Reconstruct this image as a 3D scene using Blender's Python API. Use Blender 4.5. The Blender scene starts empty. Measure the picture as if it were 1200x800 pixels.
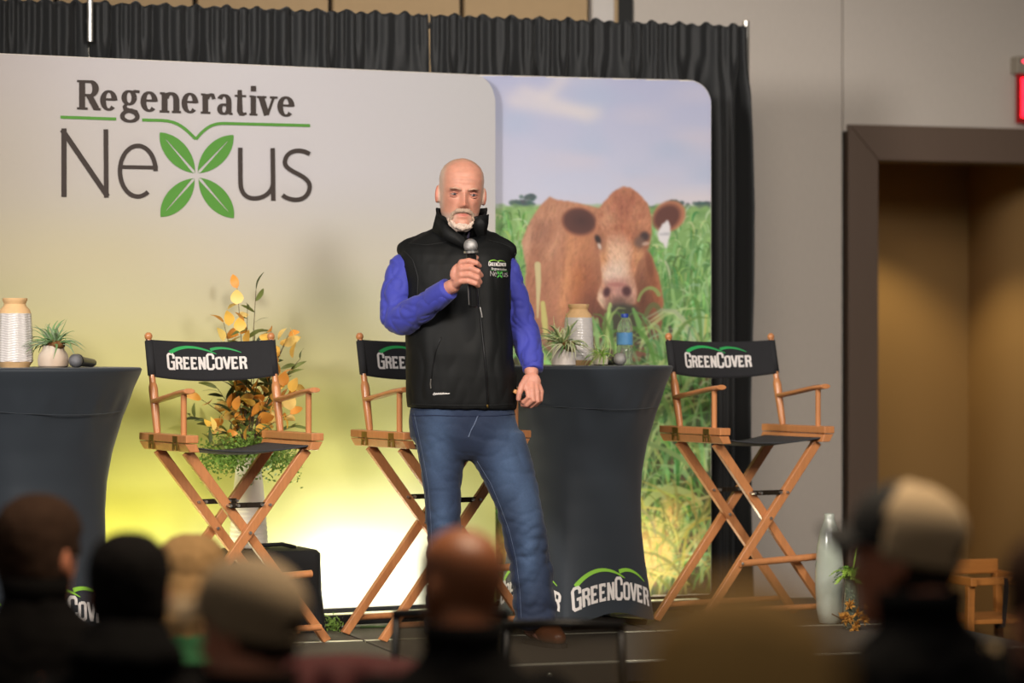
import bpy, bmesh, math, random
import numpy as np
from mathutils import Vector, Matrix, Euler, noise as mnoise
from mathutils.bvhtree import BVHTree
random.seed(7); rng = np.random.default_rng(11)
scene = bpy.context.scene
PI = math.pi

# ------------------------------------------------------------------ camera
F_PX = 3333.0            # focal length in pixels of a 1200 px wide frame
CAM_Z = 1.67             # eye height above the hall floor
STAGE_Z = 0.50           # stage height
cam_d = bpy.data.cameras.new('camera'); cam = bpy.data.objects.new('camera', cam_d)
scene.collection.objects.link(cam); scene.camera = cam
cam.location = (0, 0, CAM_Z); cam.rotation_euler = (PI/2, 0, 0)
cam_d.sensor_width = 36.0; cam_d.lens = 36.0*F_PX/1200.0
cam_d.clip_start = 0.1; cam_d.clip_end = 100
cam_d.dof.use_dof = True; cam_d.dof.focus_distance = 11.0; cam_d.dof.aperture_fstop = 1.45

# ------------------------------------------------------------------ colour management, world and lights
scene.view_settings.view_transform = 'Standard'; scene.view_settings.look = 'None'
scene.view_settings.gamma = 1.0; scene.view_settings.use_curve_mapping = False
scene.view_settings.exposure = -0.30
world = bpy.data.worlds.new('hall_ambient'); scene.world = world; world.use_nodes = True
world.node_tree.nodes['Background'].inputs[0].default_value = (1.0, 0.93, 0.85, 1)
world.node_tree.nodes['Background'].inputs[1].default_value = 0.15

def light(name, kind, loc, target, power, color=(1, 1, 1), size=0.3, cone=60, blend=0.5, size_y=None):
    d = bpy.data.lights.new(name, kind); d.energy = power; d.color = color
    if kind == 'SPOT':
        d.spot_size = math.radians(cone); d.spot_blend = blend; d.shadow_soft_size = size
    elif kind == 'AREA':
        d.shape = 'RECTANGLE'; d.size = size; d.size_y = size_y or size
    else:
        d.shadow_soft_size = size
    o = bpy.data.objects.new(name, d); scene.collection.objects.link(o)
    o.location = loc
    o.rotation_euler = (Vector(target)-Vector(loc)).to_track_quat('-Z', 'Y').to_euler()
    return o
# stage lighting on stands out in the hall, aimed at the stage
light('stage_spot_left', 'SPOT', (-3.6, 4.6, 4.0), (-0.3, 11.6, 1.5), 1950, (1.0, 0.95, 0.90), 0.6, 40, 0.5)
light('stage_spot_right', 'SPOT', (3.4, 5.2, 4.0), (0.5, 12.0, 1.7), 1050, (1.0, 0.95, 0.90), 0.6, 46, 0.6)
# warm hall ceiling lamps, plus an added frontal fill
light('ceiling_lamp_hall', 'AREA', (0.5, 6.0, 4.6), (0.5, 6.0, 0), 190, (1.0, 0.76, 0.48), 1.6)
light('front_fill', 'AREA', (0.3, 5.5, 4.8), (0.6, 13.0, 1.6), 180, (1.0, 0.93, 0.86), 1.8)  # added fill aimed at the stage to soften shadows, not a ceiling lamp
light('ceiling_lamp_rear', 'AREA', (-1.6, 14.0, 4.8), (-2.0, 15.0, 2.8), 70, (1.0, 0.76, 0.45), 1.2)

# ------------------------------------------------------------------ small helpers
def s2l(c):
    c = np.asarray(c, float)/255.0
    return np.where(c <= 0.04045, c/12.92, ((c+0.055)/1.055)**2.4)
def L(r, g, b):
    v = s2l((r, g, b)); return (float(v[0]), float(v[1]), float(v[2]), 1.0)
def at(px, py, Y):
    """point of the hall that stands at distance Y on the line of sight of a photograph pixel"""
    return Vector(((px-600.0)*Y/F_PX, Y, CAM_Z+(400.0-py)*Y/F_PX))

_m = {}
def mat(name, rgb=(128, 128, 128), rough=0.6, metal=0.0, var=0.12, nscale=30.0, bump=0.0, bscale=200.0, stretch=(1, 1, 1),
        attr=None, emit=None, estr=0.0, trans=0.0, alpha=1.0, sheen=0.0, coat=0.0, spec=0.5, sss=0.0, ior=1.45, wave=None, rgb2=None):
    if name in _m: return _m[name]
    m = bpy.data.materials.new(name); m.use_nodes = True; _m[name] = m
    nt = m.node_tree; N = nt.nodes; K = nt.links
    b = N['Principled BSDF']
    b.inputs['Roughness'].default_value = rough; b.inputs['Metallic'].default_value = metal
    b.inputs['IOR'].default_value = ior
    b.inputs['Specular IOR Level'].default_value = spec
    if trans: b.inputs['Transmission Weight'].default_value = trans
    if alpha < 1: b.inputs['Alpha'].default_value = alpha
    if sheen: b.inputs['Sheen Weight'].default_value = sheen; b.inputs['Sheen Roughness'].default_value = 0.5
    if coat: b.inputs['Coat Weight'].default_value = coat; b.inputs['Coat Roughness'].default_value = 0.15
    if sss:
        b.inputs['Subsurface Weight'].default_value = sss; b.inputs['Subsurface Scale'].default_value = 0.01
        b.inputs['Subsurface Radius'].default_value = (1.0, 0.35, 0.2)
    tc = N.new('ShaderNodeTexCoord'); mp = N.new('ShaderNodeMapping'); mp.inputs['Scale'].default_value = stretch
    K.new(tc.outputs['Object'], mp.inputs['Vector'])
    nz = N.new('ShaderNodeTexNoise'); nz.inputs['Scale'].default_value = nscale; nz.inputs['Detail'].default_value = 4
    K.new(mp.outputs[0], nz.inputs['Vector'])
    fac = nz.outputs['Fac']
    if wave:
        w = N.new('ShaderNodeTexWave'); w.inputs['Scale'].default_value = wave[0]; w.inputs['Distortion'].default_value = wave[1]
        w.inputs['Detail'].default_value = 3; w.bands_direction = wave[2]
        K.new(mp.outputs[0], w.inputs['Vector']); fac = w.outputs['Fac']
    mx = N.new('ShaderNodeMix'); mx.data_type = 'RGBA'
    c = np.array(L(*rgb)[:3]); d = np.array(L(*rgb2)[:3]) if rgb2 else None
    lo = c*(1-var) if d is None else c; hi = np.minimum(c*(1+var), 1.0) if d is None else d
    if attr:
        at_ = N.new('ShaderNodeAttribute'); at_.attribute_name = attr
        mul = N.new('ShaderNodeMix'); mul.data_type = 'RGBA'; mul.blend_type = 'MULTIPLY'; mul.inputs['Factor'].default_value = 1
        mx.inputs[6].default_value = (1-var, 1-var, 1-var, 1); mx.inputs[7].default_value = (1+var, 1+var, 1+var, 1)
        K.new(fac, mx.inputs['Factor']); K.new(at_.outputs['Color'], mul.inputs[6]); K.new(mx.outputs[2], mul.inputs[7])
        col = mul.outputs[2]
    else:
        mx.inputs[6].default_value = (*lo, 1); mx.inputs[7].default_value = (*hi, 1)
        K.new(fac, mx.inputs['Factor']); col = mx.outputs[2]
    K.new(col, b.inputs['Base Color'])
    if emit:
        b.inputs['Emission Color'].default_value = L(*emit); b.inputs['Emission Strength'].default_value = estr
    if bump:
        n2 = N.new('ShaderNodeTexNoise'); n2.inputs['Scale'].default_value = bscale; n2.inputs['Detail'].default_value = 3
        K.new(mp.outputs[0], n2.inputs['Vector'])
        bp = N.new('ShaderNodeBump'); bp.inputs['Strength'].default_value = bump; bp.inputs['Distance'].default_value = 0.004
        K.new(n2.outputs['Fac'], bp.inputs['Height']); K.new(bp.outputs[0], b.inputs['Normal'])
    return m

class MB:
    """collects shapes of ONE mesh"""
    def __init__(s): s.v = []; s.f = []
    def add(s, vs, fs):
        o = len(s.v); s.v.extend([tuple(map(float, p)) for p in vs]); s.f.extend([tuple(i+o for i in f) for f in fs]); return s
    def box(s, lo, hi, M=None):
        x0, y0, z0 = lo; x1, y1, z1 = hi
        vs = [Vector(p) for p in ((x0,y0,z0),(x1,y0,z0),(x1,y1,z0),(x0,y1,z0),(x0,y0,z1),(x1,y0,z1),(x1,y1,z1),(x0,y1,z1))]
        if M is not None: vs = [M @ p for p in vs]
        return s.add(vs, ((0,3,2,1),(4,5,6,7),(0,1,5,4),(1,2,6,5),(2,3,7,6),(3,0,4,7)))
    def bar(s, a, b, w, h, up=(0, 0, 1)):
        """rectangular bar from a to b; w across, h along up"""
        a = Vector(a); b = Vector(b); d = (b-a).normalized(); u = Vector(up); x = d.cross(u).normalized(); u = x.cross(d).normalized()
        vs = []
        for p in (a, b):
            for sx, su in ((-1,-1),(1,-1),(1,1),(-1,1)): vs.append(p+x*sx*w/2+u*su*h/2)
        return s.add(vs, ((0,3,2,1),(4,5,6,7),(0,1,5,4),(1,2,6,5),(2,3,7,6),(3,0,4,7)))
    def tube(s, pts, rad, seg=12, caps=True, flat=None, up=None):
        pts = [Vector(p) for p in pts]; n = len(pts)
        if not hasattr(rad, '__len__'): rad = [rad]*n
        rings = []; prev = None
        for i, p in enumerate(pts):
            d = (pts[min(i+1, n-1)]-pts[max(i-1, 0)])
            d = d.normalized() if d.length > 1e-9 else Vector((0,0,1))
            if prev is None:
                u = Vector(up) if up else (Vector((0,0,1)) if abs(d.z) < 0.9 else Vector((1,0,0)))
            else: u = prev
            u = (u-d*u.dot(d)); u = u.normalized() if u.length > 1e-6 else d.orthogonal().normalized()
            prev = u; w = d.cross(u)
            r = rad[i]; ra, rb = (r*flat[0], r*flat[1]) if flat else (r, r)
            rings.append([p+u*math.cos(t)*ra+w*math.sin(t)*rb for t in [2*PI*k/seg for k in range(seg)]])
        return s.loft(rings, caps)
    def capsule(s, pts, rad, seg=12):
        pts = [Vector(p) for p in pts]
        if not hasattr(rad, '__len__'): rad = [rad]*len(pts)
        a, b = pts[0], pts[-1]; da = (pts[0]-pts[1]).normalized(); db = (pts[-1]-pts[-2]).normalized()
        P = [a+da*rad[0]*k for k in (0.98, 0.8, 0.45)]+pts+[b+db*rad[-1]*k for k in (0.45, 0.8, 0.98)]
        R = [rad[0]*k for k in (0.2, 0.6, 0.89)]+list(rad)+[rad[-1]*k for k in (0.89, 0.6, 0.2)]
        return s.tube(P, R, seg)
    def loft(s, rings, caps=True, closed=True):
        m = len(rings[0]); vs = [p for r in rings for p in r]; fs = []
        for i in range(len(rings)-1):
            for k in range(m if closed else m-1):
                k2 = (k+1) % m
                fs.append((i*m+k, i*m+k2, (i+1)*m+k2, (i+1)*m+k))
        if caps:
            fs.append(tuple(reversed(range(m)))); fs.append(tuple(range((len(rings)-1)*m, len(rings)*m)))
        return s.add(vs, fs)
    def lathe(s, prof, seg=32, c=(0, 0, 0), caps=True):
        rings = [[(c[0]+r*math.cos(2*PI*k/seg), c[1]+r*math.sin(2*PI*k/seg), c[2]+z) for k in range(seg)] for r, z in prof]
        return s.loft(rings, caps)
    def ell(s, c, r, seg=20, M=None):
        rings = []
        for i in range(1, seg//2):
            t = PI*i/(seg//2); rr = []
            for k in range(seg):
                p = Vector((math.sin(t)*math.cos(2*PI*k/seg)*r[0], math.sin(t)*math.sin(2*PI*k/seg)*r[1], -math.cos(t)*r[2]))
                if M is not None: p = M @ p
                rr.append(p+Vector(c))
            rings.append(rr)
        return s.loft(rings, True)
    def mapped(s, fn):
        s.v = [tuple(fn(*p)) for p in s.v]; return s
    def xf(s, M):
        s.v = [tuple(M @ Vector(p)) for p in s.v]; return s
    def mesh(s, name):
        me = bpy.data.meshes.new(name); me.from_pydata(s.v, [], s.f); me.update(); return me
    def obj(s, name, m, parent=None, smooth=False, bevel=0, bseg=2, normals=True):
        me = s.mesh(name)
        if normals:
            bm = bmesh.new(); bm.from_mesh(me); bmesh.ops.recalc_face_normals(bm, faces=bm.faces); bm.to_mesh(me); bm.free()
        return mkobj(name, me, m, parent, smooth, bevel, bseg)

def mkobj(name, me, m, parent=None, smooth=False, bevel=0, bseg=2):
    o = bpy.data.objects.new(name, me); scene.collection.objects.link(o)
    if m is not None and not me.materials: me.materials.append(m)
    if parent is not None: o.parent = parent
    if smooth:
        if smooth == 'auto': me.polygons.foreach_set('use_smooth', [True]*len(me.polygons)); me.set_sharp_from_angle(angle=math.radians(40))
        else: me.polygons.foreach_set('use_smooth', [True]*len(me.polygons))
    if bevel:
        b = o.modifiers.new('bevel', 'BEVEL'); b.width = bevel; b.segments = bseg; b.limit_method = 'ANGLE'
    return o
def tag(o, label, cat, group=None):
    o['label'] = label; o['category'] = cat
    if group: o['group'] = group
    return o
def struct(o): o['kind'] = 'structure'; return o
def thing(name, label, cat, loc=(0,0,0), rz=0.0, group=None):
    o = bpy.data.objects.new(name, None); scene.collection.objects.link(o); o.empty_display_size = 0.1
    o.location = loc; o.rotation_euler = (0, 0, rz); return tag(o, label, cat, group)
def remesh(mb, voxel, smooth_it=2, factor=0.5):
    """one continuous skin around overlapping shapes"""
    me = mb.mesh('tmp'); o = bpy.data.objects.new('tmp', me); scene.collection.objects.link(o)
    bm = bmesh.new(); bm.from_mesh(me); bmesh.ops.recalc_face_normals(bm, faces=bm.faces); bm.to_mesh(me); bm.free()
    r = o.modifiers.new('r', 'REMESH'); r.mode = 'VOXEL'; r.voxel_size = voxel; r.adaptivity = 0
    if smooth_it:
        k = o.modifiers.new('s', 'SMOOTH'); k.iterations = smooth_it; k.factor = factor
    dg = bpy.context.evaluated_depsgraph_get()
    out = bpy.data.meshes.new_from_object(o.evaluated_get(dg))
    bpy.data.objects.remove(o); bpy.data.meshes.remove(me)
    return out
def verts_np(me):
    a = np.empty(len(me.vertices)*3); me.vertices.foreach_get('co', a); return a.reshape(-1, 3)
def normals_np(me):
    a = np.empty(len(me.vertices)*3); me.vertices.foreach_get('normal', a); return a.reshape(-1, 3)
def set_verts(me, a): me.vertices.foreach_set('co', a.ravel()); me.update()
def set_color(me, col, name='col'):
    at_ = me.color_attributes.new(name, 'FLOAT_COLOR', 'POINT')
    c = np.ones((len(me.vertices), 4)); c[:, :3] = col; at_.data.foreach_set('color', c.ravel())
def bvh_of(me): return BVHTree.FromPolygons([v.co.copy() for v in me.vertices], [tuple(p.vertices) for p in me.polygons])

# ------------------------------------------------------------------ lettering from strokes
def bez(p0, p1, p2, p3, n=14):
    t = np.linspace(0, 1, n)[:, None]; p0, p1, p2, p3 = map(np.array, (p0, p1, p2, p3))
    return (1-t)**3*p0+3*(1-t)**2*t*p1+3*(1-t)*t*t*p2+t**3*p3
def arc(cx, cy, rx, ry, a0, a1, n=20):
    t = np.radians(np.linspace(a0, a1, n)); return np.stack([cx+rx*np.cos(t), cy+ry*np.sin(t)], 1)
def ribbon(pts, w, closed=False, sub=6):
    """2-D stroke of (varying) width w along pts -> (verts, quads)"""
    P = np.array(pts, float); n = len(P); W = np.broadcast_to(np.array(w, float), (n,)) if np.ndim(w) == 0 else np.array(w, float)
    d = np.zeros_like(P)
    offs = []
    for i in range(n):
        a = P[i-1] if (i > 0 or closed) else None; b = P[(i+1) % n] if (i < n-1 or closed) else None
        d1 = (P[i]-a) if a is not None else None; d2 = (b-P[i]) if b is not None else None
        if d1 is None: d1 = d2
        if d2 is None: d2 = d1
        d1 = d1/(np.linalg.norm(d1)+1e-12); d2 = d2/(np.linalg.norm(d2)+1e-12)
        n1 = np.array([-d1[1], d1[0]]); n2 = np.array([-d2[1], d2[0]]); m = n1+n2; m = m/(np.linalg.norm(m)+1e-12)
        offs.append(m/max(0.5, m.dot(n1))*W[i]/2)
    Lp = P+np.array(offs); Rp = P-np.array(offs)
    idx = list(range(n))+([0] if closed else [])
    vs = []; fs = []
    for a, b in zip(idx[:-1], idx[1:]):
        o = len(vs)
        k = max(1, min(sub, int(np.linalg.norm(P[a]-P[b])*sub/ (0.35*max(1e-6, SUBLEN)))))
        for q in range(k+1):
            t = q/k; vs.append(tuple(Lp[a]*(1-t)+Lp[b]*t)); vs.append(tuple(Rp[a]*(1-t)+Rp[b]*t))
        for q in range(k): fs.append((o+2*q, o+2*q+1, o+2*q+3, o+2*q+2))
    return vs, fs
SUBLEN = 1.0
LAYER = [0]
class Ink:
    """flat print: a pile of 2-D polygons, mapped onto a surface"""
    def __init__(s): s.v = []; s.f = []; s.l = []
    def add(s, vf, M=(1, 0, 0, 1, 0, 0)):
        o = len(s.v); a, b, c, d, e, f = M
        s.l += [(s.l[-1]+1 if s.l else 0)]*len(vf[0])
        s.v += [(a*x+c*y+e, b*x+d*y+f) for x, y in vf[0]]; s.f += [tuple(i+o for i in q) for q in vf[1]]
    def warp(s, fn): s.v = [fn(x, y) for x, y in s.v]; return s
    def bounds(s): a = np.array(s.v); return a.min(0), a.max(0)
    def on(s, fn, name, m, parent):
        pts = []
        for i, (x, y) in enumerate(s.v): LAYER[0] = s.l[i] if i < len(s.l) else 0; pts.append(fn(x, y))
        ok = [p is not None for p in pts]; mb = MB()
        mb.v = [tuple(p) if p is not None else (0, 0, 0) for p in pts]
        mb.f = [q for q in s.f if all(ok[i] for i in q)]
        return mb.obj(name, m, parent, normals=False)

def slab_glyph(ch):
    w = 0.17
    if ch == 'E': return [([(.09,0),(.09,1)], w), ([(.09,.92),(.44,.92)], .16), ([(.09,.5),(.36,.5)], .15), ([(.09,.08),(.44,.08)], .16), ([(.40,.78),(.40,1)], .09), ([(.40,0),(.40,.22)], .09)]
    if ch == 'N': return [([(.09,0),(.09,1)], w), ([(.10,.97),(.42,.03)], .17), ([(.43,0),(.43,1)], w)]
    if ch == 'R': return [([(.09,0),(.09,1)], w), ([(.05,.92),(.34,.92),(.42,.84),(.42,.60),(.34,.52),(.09,.52)], .16), ([(.30,.52),(.40,.30),(.42,0)], .17)]
    if ch == 'V': return [([(.06,1),(.25,.03)], w), ([(.46,1),(.27,.03)], w)]
    if ch == 'O': return [([(.16,.93),(.36,.93),(.44,.84),(.44,.16),(.36,.07),(.16,.07),(.08,.16),(.08,.84),(.16,.93)], .16)]
    if ch == 'C': return [([(.44,.64),(.44,.84),(.36,.93),(.16,.93),(.08,.84),(.08,.16),(.16,.07),(.36,.07),(.44,.16),(.44,.36)], .165)]
    if ch == 'G': return [([(.44,.66),(.44,.84),(.36,.93),(.16,.93),(.08,.84),(.08,.16),(.16,.07),(.36,.07),(.44,.16),(.44,.46),(.26,.46)], .165), ([(.46,0),(.46,.2)], .08)]
def greencover():
    """word mark: width about 5.4, small-cap height 1"""
    ink = Ink(); x = 0.0
    for i, ch in enumerate('GREENCOVER'):
        big = ch in 'G' and i == 0 or ch == 'C'
        sx, sy, y0 = (1.15, 1.36, -0.06) if big else (1.0, 1.0, 0.0)
        for pts, w in slab_glyph(ch):
            p = [(a*sx+x, b*sy+y0) for a, b in pts]; ink.add(ribbon(p, w*1.02))
        x += 0.545*sx+(0.0)
    return ink, x-0.03
def hills(wd):
    """two tapering hill strokes over the word mark"""
    big, small = Ink(), Ink()
    p = bez((0.05*wd, 1.30), (0.22*wd, 2.02), (0.42*wd, 1.85), (0.64*wd, 1.22), 26); t = np.linspace(0, 1, 26)
    big.add(ribbon(p, 0.26*(1-t)**0.7+0.04))
    p = bez((0.565*wd, 1.56), (0.68*wd, 1.82), (0.82*wd, 1.68), (0.94*wd, 1.30), 22); t = np.linspace(0, 1, 22)
    small.add(ribbon(p, 0.20*(1-t)**0.8+0.04)); return big, small
# ================================================================== the hall
RA = math.radians(17.5)                      # the rear wall runs at this angle to the picture
WO = Vector((1.705, 14.5, 0.0))              # wall point at the left edge of the door frame
WALL_H = 5.0
m_wall = mat('wall_cloth_grey', (196, 186, 175), 0.85, var=0.05, nscale=60, bump=0.25, bscale=420, stretch=(1, 1, .4))
m_tan = mat('partition_tan', (178, 150, 112), 0.8, var=0.06, nscale=20, bump=0.1, bscale=300)
m_groove = mat('groove_dark', (30, 26, 22), 0.9)
m_frame = mat('door_frame_brown', (98, 80, 67), 0.55, var=0.05, nscale=8, stretch=(6, 6, .5))
m_vest = mat('vestibule_cloth', (150, 118, 72), 0.85, var=0.08, nscale=90, bump=0.2, bscale=400)
m_strip = mat('partition_white_edge', (206, 198, 190), 0.6, var=0.04)
m_carpet = mat('hall_carpet', (70, 55, 44), 0.95, var=0.35, nscale=9, bump=0.5, bscale=500)
m_ceil = mat('ceiling_paint', (170, 160, 148), 0.9, var=0.04)

struct(MB().box((-9, -3, -0.1), (9, 22, 0.0)).obj('floor', m_carpet))
def on_wall(o): o.location = WO; o.rotation_euler = (0, 0, RA); return o
OPL, OPR, OPT = 0.165, 1.33, 2.595           # opening: left, right, top (along the wall)
w = MB(); w.box((-1.155, 0.03, 0), (0.0, 0.12, WALL_H)); w.box((0, 0.03, 2.7), (4.5, 0.12, WALL_H)); w.box((1.45, 0.03, 0), (4.5, 0.12, 2.7)); w.box((0, .03, 0), (.1, .12, 2.7))
wall = struct(on_wall(w.obj('wall_rear', m_groove)))
for k, (a, b, lo) in enumerate(((-1.15, -0.023, 0), (-0.017, 1.14, 2.74), (1.146, 2.3, 2.74), (2.306, 3.5, 2.74), (1.47, 3.5, 0))):
    MB().box((a, 0.0, lo), (b, 0.034, WALL_H if lo or k == 0 else 2.73)).obj('wall_panel', m_wall, wall, bevel=0.004)
w = MB(); w.box((-6.2, 0.05, 0), (-1.16, 0.15, WALL_H))
part = struct(on_wall(w.obj('wall_left', m_groove)))
xs = [-6.1, -5.45, -4.8, -4.15, -3.5, -2.85, -2.15, -1.50]
xs = [-1.385-0.66*k for k in range(8)][::-1]
for a, b in zip(xs[:-1], xs[1:]): MB().box((a+0.016, 0.0, 0), (b-0.010, 0.06, WALL_H)).obj('partition_panel', m_tan, part, bevel=0.004)
struct(on_wall(MB().box((-1.375, -0.02, 0), (-1.262, 0.06, WALL_H)).obj('trim_1', m_strip, bevel=0.004)))
struct(on_wall(MB().box((-1.262, -0.01, 0), (-1.238, 0.06, WALL_H)).obj('trim_2', m_tan, bevel=0.004)))
struct(on_wall(MB().box((-1.238, 0.0, 0), (-1.158, 0.05, WALL_H)).obj('trim_3', mat('partition_black_edge', (22, 22, 20), 0.6))))
# door opening with a mitred brown frame and a vestibule behind it
dr = thing('door_1', 'wide brown doorway frame around the lit vestibule', 'doorway'); del dr['category']; del dr['label']; struct(dr); on_wall(dr)
def prism(poly, y0, y1):
    mb = MB(); n = len(poly)
    mb.add([(x, y0, z) for x, z in poly]+[(x, y1, z) for x, z in poly], [tuple(range(n)), tuple(range(2*n-1, n-1, -1))]+[(i, i+n, (i+1) % n+n, (i+1) % n) for i in range(n)])
    return mb
FT = 2.775
prism([(0, 0), (OPL, 0), (OPL, OPT), (0, FT)], -0.03, 0.20).obj('frame_side', m_frame, dr, bevel=0.004)
prism([(OPR, 0), (OPR+.165, 0), (OPR+.165, FT), (OPR, OPT)], -0.03, 0.20).obj('frame_side', m_frame, dr, bevel=0.004)
prism([(0.002, FT), (OPL+.002, OPT), (OPR-.002, OPT), (OPR+.163, FT)], -0.03, 0.20).obj('frame_head', m_frame, dr, bevel=0.004)
v = MB(); v.box((-0.2, 1.3, 0), (1.45, 1.4, 2.9)); struct(on_wall(v.obj('wall_vestibule_back', m_vest)))
v = MB(); v.box((1.335, 0.2, 0), (1.45, 1.3, 2.9)); struct(on_wall(v.obj('wall_vestibule_right', m_vest)))
v = MB(); v.box((-0.2, 0.2, 0), (-0.1, 1.3, 2.9)); struct(on_wall(v.obj('wall_vestibule_left', m_vest)))
v = MB(); v.box((-0.2, 0.12, 2.72), (1.45, 1.4, 2.9)); struct(on_wall(v.obj('ceiling', m_ceil)))
dl = thing('recessed_downlight', 'round recessed downlight in the vestibule ceiling', 'lamp'); on_wall(dl)
c = WO+Matrix.Rotation(RA, 3, 'Z') @ Vector((0.62, 0.72, 2.70)); dl.location = c; 
MB().lathe([(.085, 0.02), (.085, 0), (.07, -.004), (.062, 0.0), (.058, .018)], 24).obj('trim_ring', mat('white_metal', (215, 212, 205), 0.4), dl, smooth='auto')
MB().lathe([(.055, .016), (.055, .02)], 24).obj('lens', mat('warm_lens', (255, 220, 170), 0.4, emit=(255, 205, 140), estr=4), dl)
light('vestibule_downlight', 'SPOT', (c.x, c.y, c.z-0.012), (c.x, c.y, 0), 66, (1.0, 0.79, 0.42), 0.04, 99, 0.5)

# exit sign
ex = thing('exit_sign', 'grey exit sign with glowing red letters above the doorway', 'sign')
px0 = at(1185, 147, 14.7)
ex.location = WO+Matrix.Rotation(RA, 3, 'Z') @ Vector((0.925, -0.055, 2.80)); ex.rotation_euler = (0, 0, RA)
m_hous = mat('sign_housing', (150, 140, 125), 0.5)
MB().box((0, -0.03, 0.255), (0.34, 0.053, 0.345)).obj('housing', m_hous, ex, bevel=0.006)
MB().box((0.005, -0.004, 0.0), (0.335, 0.004, 0.258)).obj('edge_lit_panel', mat('red_acrylic', (120, 30, 28), 0.15, emit=(255, 30, 40), estr=0.10, var=.05), ex, bevel=.002)
MB().ell((0.035, -0.031, 0.318), (0.008, 0.004, 0.008), 12).obj('test_lamp', mat('red_led', (255, 40, 60), .3, emit=(255, 50, 80), estr=5), ex, smooth=True)
MB().lathe([(.006, 0), (.006, .004)], 12).xf(Matrix.Translation((.018, -.029, .318)) @ Matrix.Rotation(PI/2, 4, 'X')).obj('test_button', m_groove, ex)
ink = Ink(); SUBLEN = 99
def letters(ink, spec):
    for pts, w in spec: ink.add(ribbon(pts, w))
letters(ink, [([(.045,.03),(.045,.235)], .026), ([(.035,.222),(.10,.222)], .026), ([(.035,.133),(.09,.133)], .026), ([(.035,.043),(.10,.043)], .026),
              ([(.12,.235),(.19,.03)], .026), ([(.19,.235),(.12,.03)], .026), ([(.215,.03),(.215,.235)], .026), ([(.235,.222),(.315,.222)], .026), ([(.275,.03),(.275,.235)], .026)])
ink.on(lambda x, y: (x, -0.007, y), 'lettering', mat('red_letters', (255, 60, 70), 0.4, emit=(255, 25, 45), estr=4.5, var=.02), ex)

# wooden high chair beside the doorway
hc = thing('high_chair', 'small wooden high chair with black strap beside the doorway', 'high chair', (2.05, 12.35, 0), math.radians(20)); hc.scale = (1, 1, .92)
m_oak = mat('orange_wood', (150, 94, 38), 0.5, var=0.2, nscale=14, stretch=(1, 1, 8))
for sx in (-1, 1):
    for sy in (-1, 1): MB().bar((sx*.19, sy*.19, 0), (sx*.155, sy*.155, .71), .034, .034, (0, 1, 0)).obj('leg', m_oak, hc, bevel=.004)
    MB().bar((sx*.16, -.20, .70), (sx*.16, .20, .70), .03, .04).obj('arm_rail', m_oak, hc, bevel=.004)
    MB().bar((sx*.17, -.17, .25), (sx*.17, .17, .25), .02, .03).obj('side_rail', m_oak, hc, bevel=.003)
MB().bar((-.17, -.165, .70), (.17, -.165, .70), .03, .035).obj('front_rail', m_oak, hc, bevel=.004)
MB().bar((-.16, .165, .74), (.16, .165, .74), .025, .07).obj('backrest', m_oak, hc, bevel=.006)
MB().box((-.165, -.165, .50), (.165, .165, .522)).obj('seat', m_oak, hc, bevel=.004)
MB().tube([(0, -.19, .715), (.004, -.188, .66), (.0, -.18, .57), (.0, -.17, .50), (0, -.10, .49)], .02, 8, flat=(.2, 1)).obj('strap', mat('black_webbing', (18, 17, 16), .8), hc, smooth=True)

# ================================================================== the stage
SR = Vector((-0.486, 10.13, 0))               # a point of the front edge
st = thing('stage_platform', 'dark grey portable stage with pale metal edges', 'stage', SR, RA)
m_deck = mat('deck_carpet_grey', (74, 68, 60), 0.75, var=0.22, nscale=60, bump=0.3, bscale=300)
m_alu = mat('deck_edge_metal', (196, 192, 170), 0.35, metal=0.7, var=.1)
m_black = mat('black_cloth', (17, 17, 18), 0.85, var=.2, nscale=40)
DX0, DW = -3.45, 1.22
DEP = (0.95, 1.22)
y0 = 0.0
for dy in (0.98, 1.2):
    for k in range(5):
        a = DX0+k*DW
        if a+DW > 2.7: continue
        MB().box((a+.006, y0+.006, STAGE_Z-.06), (a+DW-.006, y0+dy-.006, STAGE_Z)).obj('deck_panel', m_deck, st, bevel=.003)
        for q in (y0, y0+dy-.016):
            MB().box((a+.006, q+.002, STAGE_Z-.058), (a+DW-.006, q+.014, STAGE_Z+.0025)).obj('edge_trim', m_alu, st, bevel=.001)
    y0 += dy
MB().box((DX0+.01, -.006, STAGE_Z-.075), (DX0+5*DW, .006, STAGE_Z-.004)).obj('front_rail', mat('rail_black', (24, 24, 26), .4, metal=.3), st, bevel=.002)
for k in range(11):
    MB().lathe([(.004, 0), (.011, 0), (.011, .006), (.004, .008)], 12).xf(Matrix.Translation((DX0+.25+k*.55, -.006, STAGE_Z-.04)) @ Matrix.Rotation(PI/2, 4, 'X')).obj('bolt', m_alu, st)
# pleated black skirt
nn = 420; rings = []
xs_ = np.linspace(DX0, DX0+5*DW-.02, nn)
for z in (0.004, .2, STAGE_Z-.08):
    rings.append([(x, -.014+.010*math.sin(x*70)*(1-.5*z/STAGE_Z), z) for x in xs_])
MB().loft(rings, False, False).obj('skirt', m_black, st, smooth=True)

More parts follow.
